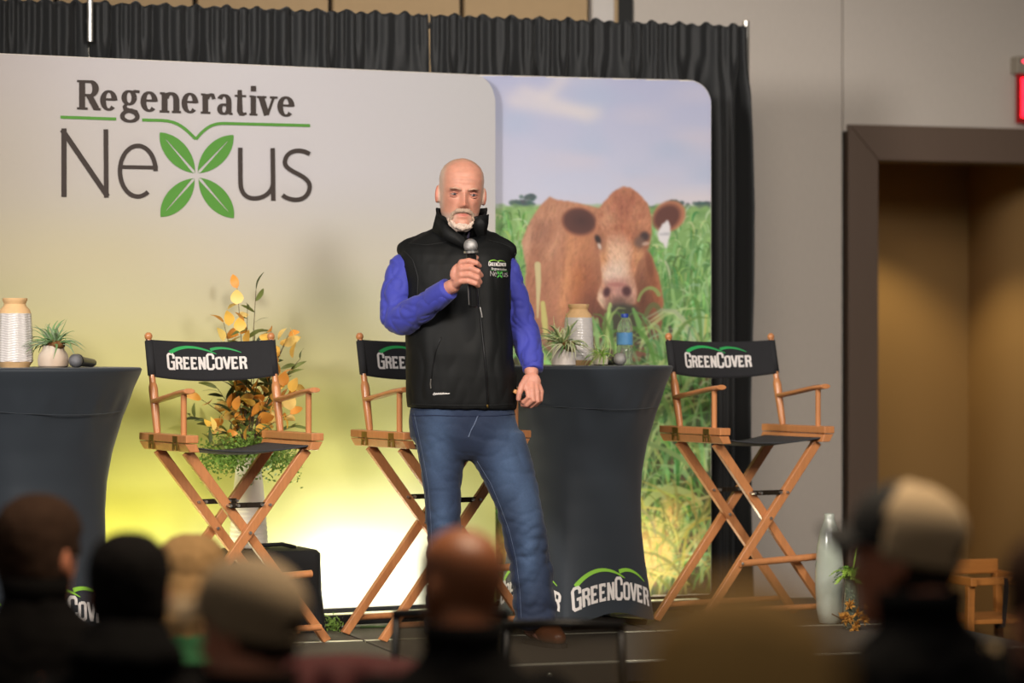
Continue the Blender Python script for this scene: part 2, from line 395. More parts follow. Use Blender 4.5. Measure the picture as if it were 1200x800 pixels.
# ================================================================== black pipe-and-drape
DO = Vector((1.09, 13.0, 0.0)); DTOP = 3.10
dp = thing('backdrop_curtain', 'tall black gathered curtain hung behind the printed panels', 'curtain', DO, RA)
m_drape = mat('drape_black', (22, 23, 24), 0.62, var=0.25, nscale=18, stretch=(1, 1, .08), bump=.15, bscale=300, sheen=.12)
W0 = -4.3
def drape_piece(a, b, seed):
    n = int((b-a)*150); xs_ = np.linspace(a, b, n); r = np.random.default_rng(seed)
    ph = r.uniform(0, 6.28, 6); zs = [0.01, .4, .9, 1.4, 1.9, 2.3, 2.6, 2.8, 2.92, 2.98, 3.02, 3.05, 3.08, DTOP, DTOP+.012]
    g = np.zeros(n)
    fold = lambda x, s: (math.sin(x*34*s+ph[0]+1.8*math.sin(x*5.3+ph[1]))+.6*math.sin(x*61*s+ph[2]+1.5*math.sin(x*9+ph[3]))+.35*math.sin(x*97+ph[4]))
    rings = []
    for z in zs:
        k = min(1, (DTOP-z)/.35) if z < DTOP else 0
        amp = .014+.042*k if z < 2.98 else .010
        row = []
        for x in xs_:
            s = 1.0
            y = amp*fold(x, 1.0)*(.8+.2*math.sin(z*1.3+x*3))
            if z >= 2.9: y = .012*math.sin(x*120+ph[5]+3*math.sin(x*13))+.008*fold(x, 1)
            if z > DTOP: y *= .3
            zz = z+(.006*math.sin(x*95+ph[2])+.005*math.sin(x*47+ph[1]) if z >= DTOP else 0)
            xx = x+(.012*math.sin(z*3.1+1)*(1 if x > b-.05 else 0)) - (.018*max(0, min(1, (2.9-z)/2.9)) if x > b-.08 else 0)*0
            row.append((xx, y, zz))
        rings.append(row)
    return MB().loft(rings, False, False)
a = W0
for k, b in enumerate((-3.02, -1.52, 0.0)):
    o = drape_piece(a, b-.004, k+3).obj('curtain_panel', m_drape, dp, smooth=True)
    sm = o.modifiers.new('solid', 'SOLIDIFY'); sm.thickness = .004; a = b
ps = thing('curtain_stand', 'silver pipe stand that carries the black curtain', 'curtain stand', DO, RA)
m_pipe = mat('silver_pipe', (200, 195, 185), 0.3, metal=0.85, var=.08)
for x in (-3.02, 0.0):
    MB().tube([(x, .062, 0), (x, .062, DTOP-.04)], .019, 14).obj('upright', m_pipe, ps, smooth='auto')
MB().tube([(-3.03, -.042, DTOP-.16), (-3.03, -.042, DTOP+.42)], .013, 14).obj('upright', m_pipe, ps, smooth='auto')
MB().tube([(.003, .062, DTOP-.1), (.003, .062, DTOP+.04)], .016, 12).obj('upright_tip', m_pipe, ps, smooth='auto')
MB().tube([(W0, .062, DTOP-.03), (0, .062, DTOP-.03)], .014, 12).obj('crossbar', m_pipe, ps, smooth='auto')
MB().tube([(-3.03, -.042, DTOP-.10), (-3.03, .07, DTOP-.03)], .008, 8).obj('bracket', m_pipe, ps)
for x in (-3.02, 0.0): MB().box((x-.2, -.02+.062, 0), (x+.2, .3, .012)).obj('base_plate', m_pipe, ps, bevel=.003)

# ================================================================== printed panels
def rrect(x0, x1, z0, z1, r, n=10, rb=None):
    P = []; rb = r if rb is None else rb; r0 = r
    for cx, cz, a0 in ((x1-r, z1-r, 0), (x0+r, z1-r, 90), (x0+rb, z0+rb, 180), (x1-rb, z0+rb, 270)):
        r = r0 if a0 < 180 else rb
        for k in range(n+1): t = math.radians(a0+90*k/n); P.append((cx+r*math.cos(t), cz+r*math.sin(t)))
    return P
class Plane:
    """upright plane through (X,Y) at angle ang; loc(px,py) -> (u, z) on it under the camera's view of the photograph"""
    def __init__(s, X, Y, ang): s.o = Vector((X, Y)); s.a = ang; s.d = Vector((math.cos(ang), math.sin(ang)))
    def uz(s, px, py):
        k = (px-600.0)/F_PX                     # X = k*Y
        u = (k*s.o.y-s.o.x)/(s.d.x-k*s.d.y); Y = s.o.y+u*s.d.y
        return u, CAM_Z+(400.0-py)*Y/F_PX
    def uz_np(s, px, py):
        k = (px-600.0)/F_PX; u = (k*s.o.y-s.o.x)/(s.d.x-k*s.d.y); Y = s.o.y+u*s.d.y
        return u, CAM_Z+(400.0-py)*Y/F_PX
P1 = Plane(-0.436, 12.10, math.atan(0.48)); P2 = Plane(-0.074, 12.335, math.atan(0.275))
m_white = mat('panel_fabric_edge', (222, 214, 202), 0.7, var=.03)
m_print1 = mat('panel_print', rough=0.55, var=.015, nscale=40, attr='col', bump=.05, bscale=900)
m_foot = mat('panel_foot', (32, 33, 35), .5, metal=.4)

def interp_table(xs, ys, T, x, y):
    """smooth bilinear lookup of colours T[row][col]"""
    T = np.array(T, float); xs = np.array(xs, float); ys = np.array(ys, float)
    xi = np.clip(np.searchsorted(xs, x)-1, 0, len(xs)-2); yi = np.clip(np.searchsorted(ys, y)-1, 0, len(ys)-2)
    tx = np.clip((x-xs[xi])/(xs[xi+1]-xs[xi]), 0, 1)[:, None]; ty = np.clip((y-ys[yi])/(ys[yi+1]-ys[yi]), 0, 1)[:, None]
    tx = tx*tx*(3-2*tx)*.5+tx*.5; ty = ty*ty*(3-2*ty)*.5+ty*.5
    return (T[yi, xi]*(1-tx)+T[yi, xi+1]*tx)*(1-ty)+(T[yi+1, xi]*(1-tx)+T[yi+1, xi+1]*tx)*ty

# ---- left panel: pale graphic with the word mark
uL, _ = P1.uz(-170, 400); uR, _ = P1.uz(580.5, 400); zB, zT = STAGE_Z+.045, 2.819
pn = thing('display_panel', 'wide pale printed display panel with brown lettering and a green four-leaf emblem', 'display panel', (P1.o.x, P1.o.y, 0), P1.a)
out = rrect(uL, uR, zB, zT, .10, rb=.015)
prism(out, .004, .034).obj('frame', m_white, pn, bevel=.008)
gx = np.linspace(uL, uR, 130); gz = np.linspace(zB, zT, 110)
GX, GZ = np.meshgrid(gx, gz); fx, fz = GX.ravel(), GZ.ravel()
def inside(fx, fz, m=.004, r=.10):
    dx = np.maximum(np.maximum(uL+m+r-fx, fx-(uR-m-r)), 0); dz = np.maximum(fz-(zT-m-r), 0); return dx, dz, r
dx, dz, r = inside(fx, fz)
# pull the corner points of the sheet onto the rounded outline
q = np.hypot(dx, dz); k = np.where((q > r) & (dz > 0), r/np.maximum(q, 1e-9), np.where(dz > 0, 1.0, 1.0))
sx = np.sign(fx-(uL+uR)/2); sz = np.sign(fz-(zB+zT)/2)
fx2 = fx-sx*dx*(1-k); fz2 = fz-sz*dz*(1-k)
Yw = P1.o.y+fx*P1.d.y; pxx = 600+F_PX*(P1.o.x+fx*P1.d.x)/Yw; pyy = 400-F_PX*(fz-CAM_Z)/Yw
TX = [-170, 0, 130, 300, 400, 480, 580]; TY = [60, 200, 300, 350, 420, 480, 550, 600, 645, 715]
TT = [[(191, 178, 166), (195, 184, 172), (201, 192, 183), (205, 198, 190), (205, 198, 190), (205, 199, 190), (203, 198, 188)], [(185, 171, 149), (189, 177, 155), (197, 187, 172), (205, 197, 188), (206, 199, 190), (206, 199, 190), (203, 197, 188)], [(188, 175, 137), (193, 181, 146), (197, 186, 151), (201, 191, 168), (199, 191, 170), (203, 195, 176), (205, 197, 180)], [(185, 177, 133), (188, 180, 139), (195, 187, 149), (196, 188, 156), (184, 180, 151), (196, 191, 164), (202, 196, 172)], [(191, 184, 117), (193, 186, 124), (194, 187, 130), (196, 192, 140), (201, 196, 148), (201, 196, 152), (201, 198, 155)], [(197, 191, 106), (198, 193, 112), (197, 195, 115), (201, 200, 126), (205, 205, 133), (208, 207, 141), (206, 206, 140)], [(202, 201, 95), (205, 203, 101), (207, 206, 108), (214, 214, 126), (223, 223, 141), (225, 225, 150), (217, 219, 142)], [(205, 204, 82), (209, 207, 88), (216, 213, 99), (228, 228, 144), (241, 241, 185), (244, 244, 201), (228, 231, 152)], [(195, 195, 74), (201, 201, 80), (212, 211, 97), (237, 238, 186), (250, 250, 229), (250, 250, 234), (232, 235, 162)], [(187, 190, 78), (197, 198, 90), (216, 218, 125), (243, 244, 218), (251, 251, 239), (251, 251, 239), (215, 223, 125)]]  # printed gradient, with uplight glow at the foot and bouquet's shadow painted in
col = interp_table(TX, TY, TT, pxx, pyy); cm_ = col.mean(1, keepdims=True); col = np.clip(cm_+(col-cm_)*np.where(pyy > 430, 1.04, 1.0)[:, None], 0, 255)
n = len(gx); F = [(j*n+i, j*n+i+1, (j+1)*n+i+1, (j+1)*n+i) for j in range(len(gz)-1) for i in range(n-1)]
mb = MB(); mb.add(np.stack([fx2, np.zeros_like(fx2), fz2], 1), F)
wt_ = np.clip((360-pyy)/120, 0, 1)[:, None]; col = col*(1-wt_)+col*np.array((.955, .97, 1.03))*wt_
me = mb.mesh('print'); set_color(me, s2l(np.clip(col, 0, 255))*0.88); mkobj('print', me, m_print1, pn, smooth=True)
MB().box((uL+.08, -.016, STAGE_Z+.004), (uR-.02, .034, STAGE_Z+.05)).obj('base_strip', mat('base_strip_black', (12, 12, 13), .8), pn, bevel=.003)
for u, bk_ in ((uL+.4, .18), ((uL+uR)/2, .18), (uR-.35, .045)): MB().box((u-.03, -.14, STAGE_Z+.001), (u+.03, bk_, STAGE_Z+.012)).box((u-.02, .006, STAGE_Z+.012), (u+.02, .03, zB+.06)).obj('foot', m_foot, pn, bevel=.003)

m_ink = mat('ink_brown', (50, 39, 34), .6, var=.05); m_grn = mat('ink_green', (74, 134, 44), .6, var=.06)
def onP1(cx, cy, off=-.003):
    u, z = P1.uz(50+cx/3.636, 80+cy/3.636); return (u, off-.0004*LAYER[0], z)
SUBLEN = 1000
def ov(cx, cy, rx, ry, a0, a1, thin, thick, n=30):
    """pen stroke of an oval: thick at the sides, thin at top and bottom"""
    p = arc(cx, cy, rx, ry, a0, a1, n); t = np.radians(np.linspace(a0, a1, n)); return p, thin+(thick-thin)*np.abs(np.cos(t))**1.3
def serif_glyph(ch):
    T, t = .27, .115
    S = lambda x, y0, y1: ([(x, y0), (x, y1)], T)
    H = lambda x0, x1, y: ([(x0, y), (x1, y)], .10)
    if ch == 'R': return [S(.25, 0, 1.42), H(0, .52, .05), H(0, .3, 1.37), ([(.25, 1.36), (.62, 1.36)], .12), ov(.62, 1.03, .27, .335, 90, -90, .12, .29), ([(.25, .70), (.64, .70)], .12), ([(.58, .70), (.93, .06)], .27), H(.84, 1.13, .05)]
    if ch == 'e': return [ov(.40, .5, .30, .44, 0, 318, .11, .27), ([(.20, .55), (.78, .55)], .11), ([(.70, .54), (.70, .60)], .25)]
    if ch == 'g': return [ov(.42, .66, .24, .31, 0, 360, .10, .24), ([(.55, .92), (.70, .98), (.92, .96)], .13), ([(.30, .36), (.20, .22), (.24, .10), (.40, .04), (.60, .02)], [.12, .17, .2, .2, .2]), ov(.45, -.24, .36, .24, 60, 420, .12, .2), ([(.5, .03), (.72, -.04), (.80, -.2)], [.2, .22, .2])]
    if ch == 'n': return [S(.25, 0, .96), H(0, .48, .05), H(.02, .25, .93), ov(.56, .62, .26, .31, 165, 0, .13, .27), S(.82, 0, .66), H(.60, 1.05, .05)]
    if ch == 'r': return [S(.25, 0, .96), H(0, .52, .05), H(.02, .25, .93), ov(.58, .66, .24, .27, 165, 62, .14, .2, 12), ([(.64, .90), (.70, .72)], .17)]
    if ch == 'a': return [ov(.40, .66, .26, .28, 160, 0, .13, .26), S(.66, .1, .66), ([(.66, .14), (.74, .05), (.88, .06)], .11), ov(.38, .27, .24, .22, 60, 330, .11, .25)]
    if ch == 't': return [([(.28, 1.22), (.28, .22), (.34, .08), (.46, .05), (.62, .10)], [.2, .26, .22, .15, .11]), H(.02, .6, .93)]
    if ch == 'i': return [S(.26, 0, .96), H(.02, .50, .05), H(.03, .26, .93), ([(.26, 1.17), (.26, 1.44)], .27)]
    if ch == 'v': return [([(.20, .96), (.48, .06)], .26), ([(.82, .96), (.50, .06)], .12), H(0, .46, .93), H(.62, 1.0, .93)]
reg = Ink(); letters_ = []
for ch, x0, x1, base, h in (('R',145,245,175,88),('e',248,315,180,88),('g',330,412,182,88),('e',420,487,185,88),('n',497,588,188,88),('e',595,660,191,88),('r',672,733,193,88),('a',742,810,197,88),('t',815,868,199,88),('i',878,914,201,88),('v',912,1000,204,88),('e',1003,1070,206,88)):
    g = serif_glyph(ch); xs_ = np.concatenate([[p[0]-np.max(w)/2*0 for p in pts] for pts, w in g])
    wmax = {'R':1.13,'e':.82,'g':.92,'n':1.05,'r':.76,'a':.90,'t':.62,'i':.5,'v':1.0}[ch]
    k = (x1-x0)/(wmax)
    one = Ink(); letters_.append(one)
    for pts, w in g: 
        rb = ribbon([(x0+(p[0])*k, base-p[1]*h+(p[0]*k)*.036) for p in pts], np.array(w)*(k*.55+h*.45)*1.08); reg.add(rb); one.add(rb)
for one in letters_: one.on(onP1, 'letter', m_ink, pn)
nx = Ink(); W = 22
nx.add(ribbon([(90, 548), (90, 256)], W)); nx.add(ribbon([(82, 262), (276, 546)], W)); nx.add(ribbon([(270, 551), (268, 260)], W*.9))
nx.add(ribbon(list(arc(404, 438, 76, 108, 0, -305, 44)), W*.85)); nx.add(ribbon([(330, 420), (489, 423)], W*.72))
nx.add(ribbon([(840, 338), (841, 485)]+list(bez((841, 485), (842, 545), (880, 556), (905, 554)))[1:]+list(bez((905, 554), (950, 552), (978, 520), (980, 490)))[1:], W*.85)); nx.add(ribbon([(978, 340), (981, 564)], W*.85))
sp = list(bez((1136, 366), (1100, 340), (1035, 345), (1030, 400), 16))+list(bez((1030, 400), (1030, 445), (1136, 450), (1136, 505), 16))[1:]+list(bez((1136, 505), (1130, 575), (1050, 568), (1020, 540), 16))[1:]
nx.add(ribbon(sp, W*.85))
def split_ink(src, cuts):
    out = [Ink() for _ in range(len(cuts)+1)]
    for f in src.f:
        cx = sum(src.v[i][0] for i in f)/len(f); k = sum(cx > c for c in cuts); o = len(out[k].v); out[k].l += [src.l[i] for i in f]; out[k].v += [src.v[i] for i in f]; out[k].f.append(tuple(range(o, o+len(f))))
    return out
for one in split_ink(nx, [300, 650, 1003]): one.on(onP1, 'letter', m_ink, pn)
gr = Ink(); grp = []
def gadd(*rbs):
    o_ = Ink(); grp.append(o_)
    for r_ in rbs: gr.add(r_); o_.add(r_)
gadd(ribbon([(75, 208), (312, 216)], 13))
gadd(ribbon([(423, 220), (505, 222)]+list(bez((505, 222), (580, 224), (610, 262), (652, 302)))[1:], 13), ribbon(list(bez((652, 302), (690, 255), (720, 232), (780, 235)))+[(1138, 244)], 13))
def leaf2(tip, base, bul):
    tip = np.array(tip, float); base = np.array(base, float); d = base-tip; nrm = np.array([-d[1], d[0]])/np.linalg.norm(d)
    L1 = bez(tip, tip+d*.24+nrm*bul*.98, tip+d*.72+nrm*bul*1.0, base, 22); R1 = bez(tip, tip+d*.24-nrm*bul*.98, tip+d*.72-nrm*bul, base, 22)
    mid = tip+d*np.linspace(0, 1, 22)[:, None]; hw = 1.2+5*np.clip((np.linspace(0, 1, 22)-.16)/.84, 0, 1)
    hw = np.where(np.linspace(0, 1, 22) < .16, 0.0, hw)
    vs = []; fs = []
    for A, sgn in ((L1, 1), (R1, -1)):
        o = len(vs)
        for q in range(22):
            m = mid[q]+nrm*sgn*min(hw[q], abs((A[q]-mid[q]).dot(nrm))); vs += [tuple(A[q]), tuple(m)]
        fs += [(o+2*q, o+2*q+1, o+2*q+3, o+2*q+2) for q in range(21)]
    return vs, fs
for tip, base, bul in (((498,273),(648,447),62),((812,284),(660,447),62),((502,633),(646,468),62),((814,638),(664,466),62)): gadd(leaf2(tip, base, bul))
for one, nm in zip(grp, ('rule_mark', 'rule_mark', 'leaf_mark', 'leaf_mark', 'leaf_mark', 'leaf_mark')): one.on(onP1, nm, m_grn, pn)

# ---- right panel: photograph of a brown cow in a green field
x_0, x_1, y_0, y_1 = 470, 838, 84, 722
Hh, Ww = y_1-y_0, x_1-x_0
IY, IX = np.mgrid[0:Hh, 0:Ww].astype(float); IX += x_0; IY += y_0
img = np.zeros((Hh, Ww, 3))
def blur(a, r):
    r = int(r)
    if r < 1: return a
    for ax in (0, 1):
        pad = [(r, r) if k == ax else (0, 0) for k in range(a.ndim)]
        c = np.cumsum(np.pad(a, pad, mode='edge'), axis=ax)
        n_ = a.shape[ax]; hi = np.take(c, np.arange(2*r, 2*r+n_), axis=ax); lo = np.concatenate([np.zeros_like(np.take(c, [0], axis=ax)), np.take(c, np.arange(0, n_-1), axis=ax)], axis=ax)
        a = (hi-lo)/(2*r+1)
    return a
def vnoise(sx, sy, seed):
    r = np.random.default_rng(seed); g = r.random((int(Hh/sy)+3, int(Ww/sx)+3))
    y = (IY-y_0)/sy; x = (IX-x_0)/sx; yi = y.astype(int); xi = x.astype(int); ty = y-yi; tx = x-xi; ty = ty*ty*(3-2*ty); tx = tx*tx*(3-2*tx)
    return (g[yi, xi]*(1-tx)+g[yi, xi+1]*tx)*(1-ty)+(g[yi+1, xi]*(1-tx)+g[yi+1, xi+1]*tx)*ty
def put(mask, c, op=1.0):
    global img
    c = np.array(c, float) if np.ndim(c) == 1 else c
    m = (mask*op)[:, :, None]; img = img*(1-m)+c*m
def pmask(pts, soft=1):
    P = np.array(pts, float); m = np.zeros((Hh, Ww), bool); n_ = len(P)
    for i in range(n_):
        x1_, y1_ = P[i]; x2_, y2_ = P[(i+1) % n_]
        if y1_ == y2_: continue
        cond = ((y1_ > IY) != (y2_ > IY)) & (IX < (x2_-x1_)*(IY-y1_)/(y2_-y1_)+x1_); m ^= cond
    return blur(m.astype(float), soft)
def emask(cx, cy, rx, ry, rot=0, soft=.25):
    c_, s_ = math.cos(math.radians(rot)), math.sin(math.radians(rot)); dx = IX-cx; dy = IY-cy
    q = np.hypot((dx*c_+dy*s_)/rx, (-dx*s_+dy*c_)/ry); return np.clip((1+soft-q)/(2*soft), 0, 1)
def brush(p, w, c, op=1.0):
    """painted blade: polyline p with width list w, only its bounding box is touched"""
    p = np.array(p, float); w = np.broadcast_to(np.array(w, float), (len(p),)); R = w.max()+2
    a0 = int(max(0, p[:, 0].min()-R-x_0)); a1 = int(min(Ww, p[:, 0].max()+R-x_0)); b0 = int(max(0, p[:, 1].min()-R-y_0)); b1 = int(min(Hh, p[:, 1].max()+R-y_0))
    if a1 <= a0 or b1 <= b0: return
    X = IX[b0:b1, a0:a1]; Y = IY[b0:b1, a0:a1]; m = np.zeros_like(X)
    for (q0, q1, w0, w1) in zip(p[:-1], p[1:], w[:-1], w[1:]):
        d = q1-q0; l2 = d.dot(d)+1e-9; t = np.clip(((X-q0[0])*d[0]+(Y-q0[1])*d[1])/l2, 0, 1)
        m = np.maximum(m, np.clip((w0+(w1-w0)*t)/2+.6-np.hypot(X-q0[0]-d[0]*t, Y-q0[1]-d[1]*t), 0, 1))
    m = (m*op)[:, :, None]; img[b0:b1, a0:a1] = img[b0:b1, a0:a1]*(1-m)+np.array(c, float)*m
# sky
t = np.clip((IY-88)/150, 0, 1)[:, :, None]
img[:] = np.array((170, 174, 206))*(1-t)+np.array((190, 194, 216))*t
put(np.clip(vnoise(70, 26, 1)-.45, 0, 1)*1.2, (196, 190, 206)); put(np.clip(vnoise(45, 30, 2)-.55, 0, 1)*1.6, (164, 180, 210), .8)
for p, w in ((((660,92),(645,108),(638,114)), 9), (((612,106),(640,116),(690,137)), 10), (((600,118),(650,128),(700,132)), 12)):
    m = np.zeros((Hh, Ww)); keep = img.copy(); brush(p, w, (1, 1, 1)); d = np.abs(img-keep).sum(2) > 1; img[:] = keep; put(blur(blur(d.astype(float), 6), 5), (216, 206, 204), .6)
put(np.clip((IY-214)/18, 0, 1)*np.clip((IX-740)/60, 0, 1), (214, 202, 204), .6)
# far trees and field
for cx_, cy_, r_, n_ in ((612, 238, 12, 60), (622, 231, 5, 20), (792, 238, 9, 40), (824, 240, 9, 40), (808, 245, 10, 30), (765, 245, 10, 30), (545, 236, 20, 60)):
    for _ in range(n_):
        g_ = np.random.default_rng(_*7+int(cx_)).normal(0, .5, 2); put(emask(cx_+g_[0]*r_, cy_+abs(g_[1])*r_*.8-2, 2.6, 2.2, 0, .5), (70+8*(_ % 3), 88+6*(_ % 4), 98), .8)
put(pmask([(600,243),(602,232),(612,228),(622,226),(624,236),(634,240),(634,250),(600,250)], 1), (74, 88, 100), 0)
put(pmask([(780,245),(786,232),(793,228),(800,234),(806,240),(815,236),(822,231),(832,234),(840,238),(840,252),(775,252)], 1), (78, 100, 108), 0)
put(pmask([(755,240),(775,238),(782,243),(782,250),(755,250)], 1), (84, 100, 96), 0)
g = np.clip((IY-241+4*vnoise(7, 5, 3))/5, 0, 1); far = np.array((134, 172, 104)); near = np.array((96, 150, 74))
tt = np.clip((IY-245)/150, 0, 1)[:, :, None]; put(g, far*(1-tt)+near*tt)
put(g*np.clip(vnoise(6, 9, 4)-.5, 0, 1)*2, (158, 190, 130), .6); put(g*np.clip(vnoise(9, 14, 5)-.52, 0, 1)*2, (70, 122, 62), .6)
dark = np.clip((IY-395)/60, 0, 1); put(dark*np.clip(.35+vnoise(20, 22, 6), 0, 1), (72, 92, 52), .85)
low = np.clip((IY-540)/60, 0, 1); put(low*np.clip(.3+vnoise(16, 18, 7), 0, 1), (104, 84, 72), .8)
rr = np.random.default_rng(5)
def blades(n, ylo, yhi, cols, lmin, lmax, wmax, xlo=575, xhi=838, lean=18):
    for _ in range(n):
        x = rr.uniform(xlo, xhi); y = rr.uniform(ylo, yhi); l = rr.uniform(lmin, lmax); dx = rr.normal(0, lean)
        c = np.array(cols[rr.integers(len(cols))])+rr.normal(0, 9, 3); k = rr.uniform(.4, 1)
        p = bez((x, y), (x+dx*.1, y-l*.4), (x+dx*.5, y-l*.9), (x+dx*1.4, y-l*.9*k), 6); brush(p, np.array([.5, .8, 1, .9, .6, .2])*rr.uniform(1, wmax), c, .75)
GC = [(120,170,96),(150,192,120),(92,146,70),(176,204,150),(74,124,60),(136,184,112)]
blades(420, 252, 330, GC, 8, 18, 3, lean=5); blades(420, 300, 460, GC, 12, 34, 4, xlo=720, lean=10); blades(60, 260, 330, GC, 8, 20, 3, xhi=620, lean=5)
# the cow (coordinates measured on a 4.2125x enlargement)
K = lambda *pts: [(600+x/4.2125, 210+y/4.2125) for x, y in pts]
kx = lambda x: 600+x/4.2125; ky = lambda y: 210+y/4.2125
body = K((185,85),(215,100),(300,112),(420,140),(520,170),(690,380),(725,480),(748,600),(735,740),(700,840),(620,900),(400,900),(200,860),(90,760),(60,600),(70,430),(48,310),(78,230),(125,150),(160,110))
bm_ = pmask(body, 1)
put(bm_, (186, 128, 98))
sh = np.zeros((Hh, Ww))
for cx, cy, rx, ry, rot, c, op in ((150,250,80,110,20,(142,100,86),.55),(230,170,110,40,5,(206,150,118),.7),(120,560,70,160,0,(150,96,74),.6),(330,520,50,260,4,(196,120,70),.7),(270,480,18,220,8,(212,146,100),.6),(390,620,60,200,0,(132,72,52),.75),(470,720,130,110,0,(92,56,50),.9),(200,330,22,120,20,(206,152,120),.6),(710,560,30,170,-8,(190,110,70),.8),(650,600,50,140,0,(110,66,50),.85),(70,330,18,90,10,(214,170,140),.6),(330,350,60,60,0,(198,138,104),.5)):
    put(bm_*emask(kx(cx), ky(cy), rx/4.2125, ry/4.2125, rot, .9), c, op)
put(bm_*np.clip(vnoise(5, 14, 8)-.5, 0, 1)*2, (152, 96, 72), .35)
put(np.clip((IY-ky(640))/40, 0, 1)*bm_, (86, 62, 56), .5)
def fur(mask, n_, flow, cols, ln, op, seed):
    r2 = np.random.default_rng(seed); ys_, xs2 = np.nonzero(mask > .8); pick = r2.integers(0, len(ys_), n_)
    for j_ in pick:
        x_, y_ = xs2[j_]+x_0, ys_[j_]+y_0; a_ = flow(x_, y_)+r2.normal(0, .35); l_ = ln*r2.uniform(.5, 1.3); base = img[ys_[j_], xs2[j_]]
        brush([(x_, y_), (x_+math.cos(a_)*l_, y_+math.sin(a_)*l_)], [1.3, .5], np.clip(base*r2.choice(cols)+r2.normal(0, 4, 3), 0, 255), op)
fur(bm_, 2600, lambda x_, y_: 1.9, [.78, .88, 1.08, 1.14], 6, .32, 31)
# ears
put(emask(kx(333), ky(212), 90/4.2, 72/4.2, 12, .10), (176, 112, 84)); put(emask(kx(332), ky(208), 82/4.2, 64/4.2, 12, .15), (98, 60, 54))
put(emask(kx(345), ky(205), 40/4.2, 30/4.2, 12, .9), (74, 46, 46), .7)
put(emask(kx(775), ky(182), 86/4.2, 72/4.2, -35, .10), (182, 118, 88)); put(emask(kx(765), ky(188), 72/4.2, 56/4.2, -40, .2), (104, 62, 54))
head = K((550,36),(500,62),(455,112),(425,150),(418,200),(408,290),(428,345),(440,420),(446,500),(425,560),(420,590),(450,640),(490,652),(545,642),(612,612),(617,545),(604,480),(622,410),(676,335),(690,265),(690,190),(668,118),(620,66),(585,42))
hm = pmask(head, 1)
put(hm, (188, 124, 92))
for cx, cy, rx, ry, rot, c, op in ((560,110,90,60,0,(172,106,82),.8),(545,150,40,70,0,(160,96,76),.5),(470,200,40,70,0,(200,146,116),.6),(640,200,40,80,0,(196,134,102),.6),(550,270,60,50,0,(176,108,80),.7),(520,400,62,100,0,(224,190,166),.95),(500,350,70,50,0,(216,170,140),.7),(450,400,18,80,5,(206,140,92),.7),(625,380,26,80,0,(214,156,110),.7),(600,420,14,60,10,(196,128,92),.6),(500,470,70,50,0,(228,200,182),.9),(440,590,22,50,-10,(226,196,170),.9),(590,560,24,60,0,(222,186,160),.7),(530,555,72,62,0,(192,142,132),.95),(520,515,40,22,0,(196,140,130),.9),(525,610,60,30,0,(120,92,84),.9)):
    put(hm*emask(kx(cx), ky(cy), rx/4.2125, ry/4.2125, rot, .6), c, op)
put(hm*np.clip(vnoise(4, 7, 9)-.5, 0, 1)*2*np.clip((ky(340)-IY)/20, 0, 1), (150, 88, 66), .5)
fur(hm, 1800, lambda x_, y_: 1.57+(x_-725)*.02, [.78, .88, 1.06, 1.14], 4, .32, 33)
for cx, cy, rx, ry, rot, c, op in ((640,300,40,50,0,(128,82,64),.6),(436,310,26,48,-10,(134,88,70),.6),(680,420,18,70,-10,(120,70,52),.6),(424,296,13,22,-25,(60,44,44),1),(432,330,8,16,-20,(206,196,190),.8),(655,282,22,22,0,(74,56,56),1),(630,310,24,26,30,(112,88,80),.8),(660,318,18,9,-10,(204,176,160),.7),(468,556,17,24,15,(88,52,58),1),(566,552,22,26,-15,(92,56,60),1),(515,520,46,10,0,(172,110,104),.7),(540,640,70,26,0,(70,70,62),.85)):
    put(emask(kx(cx), ky(cy), rx/4.2125, ry/4.2125, rot, .4), c, op)
put(pmask(K((768,200),(742,222),(718,262),(722,300),(745,318),(760,348),(770,318),(784,262),(778,215)), 1), (214, 210, 214)); put(pmask(K((726,268),(780,262),(776,274),(728,278)), 1), (160, 160, 170), .7)
put(pmask(K((480,640),(600,630),(650,700),(640,800),(560,830),(480,780)), 3), (66, 74, 60), .8)
# foliage in front of the cow and below it
for _ in range(60):
    x = rr.uniform(612, 700); y = rr.uniform(388, 470); brush(bez((x, y+30), (x, y+10), (x+rr.normal(0, 8), y-10), (x+rr.normal(0, 16), y-18), 6), [3, 3, 2.5, 2, 1.5, .5], np.array((150, 170, 96))+rr.normal(0, 16, 3), .7)
for p, w, c in ((((742,362),(752,385),(766,420),(772,445)), [3,9,11,6], (124,182,96)), (((748,352),(752,336),(766,332),(772,345)), [3,3,4,5], (150,176,100)), (((754,380),(760,352),(770,350),(776,372)), [5,6,6,5], (112,120,74)), (((630,310),(631,330),(630,372)), [7,6,1.5], (196,190,140)), (((636,355),(638,375),(640,395)), [5,7,5], (190,190,110)), (((788,340),(792,370),(790,420)), [4,5,4], (150,196,120)), (((820,370),(818,400),(816,430)), [12,16,14], (158,196,146)), (((828,370),(828,400)), [4,8], (196,196,110))):
    q_ = bez(*p, 12) if len(p) == 4 else np.array(p, float); brush(q_, np.interp(np.linspace(0, 1, len(q_)), np.linspace(0, 1, len(w)), w), c, .85)
blades(420, 420, 730, [(66,88,44),(92,74,64),(56,72,40),(84,104,56),(104,84,70)], 20, 70, 8, xlo=575, lean=26)
blades(400, 400, 700, GC+[(160,186,110),(190,206,140)], 24, 80, 6, xlo=690, lean=26); blades(120, 440, 640, GC, 24, 80, 6, xlo=572, xhi=690, lean=26)
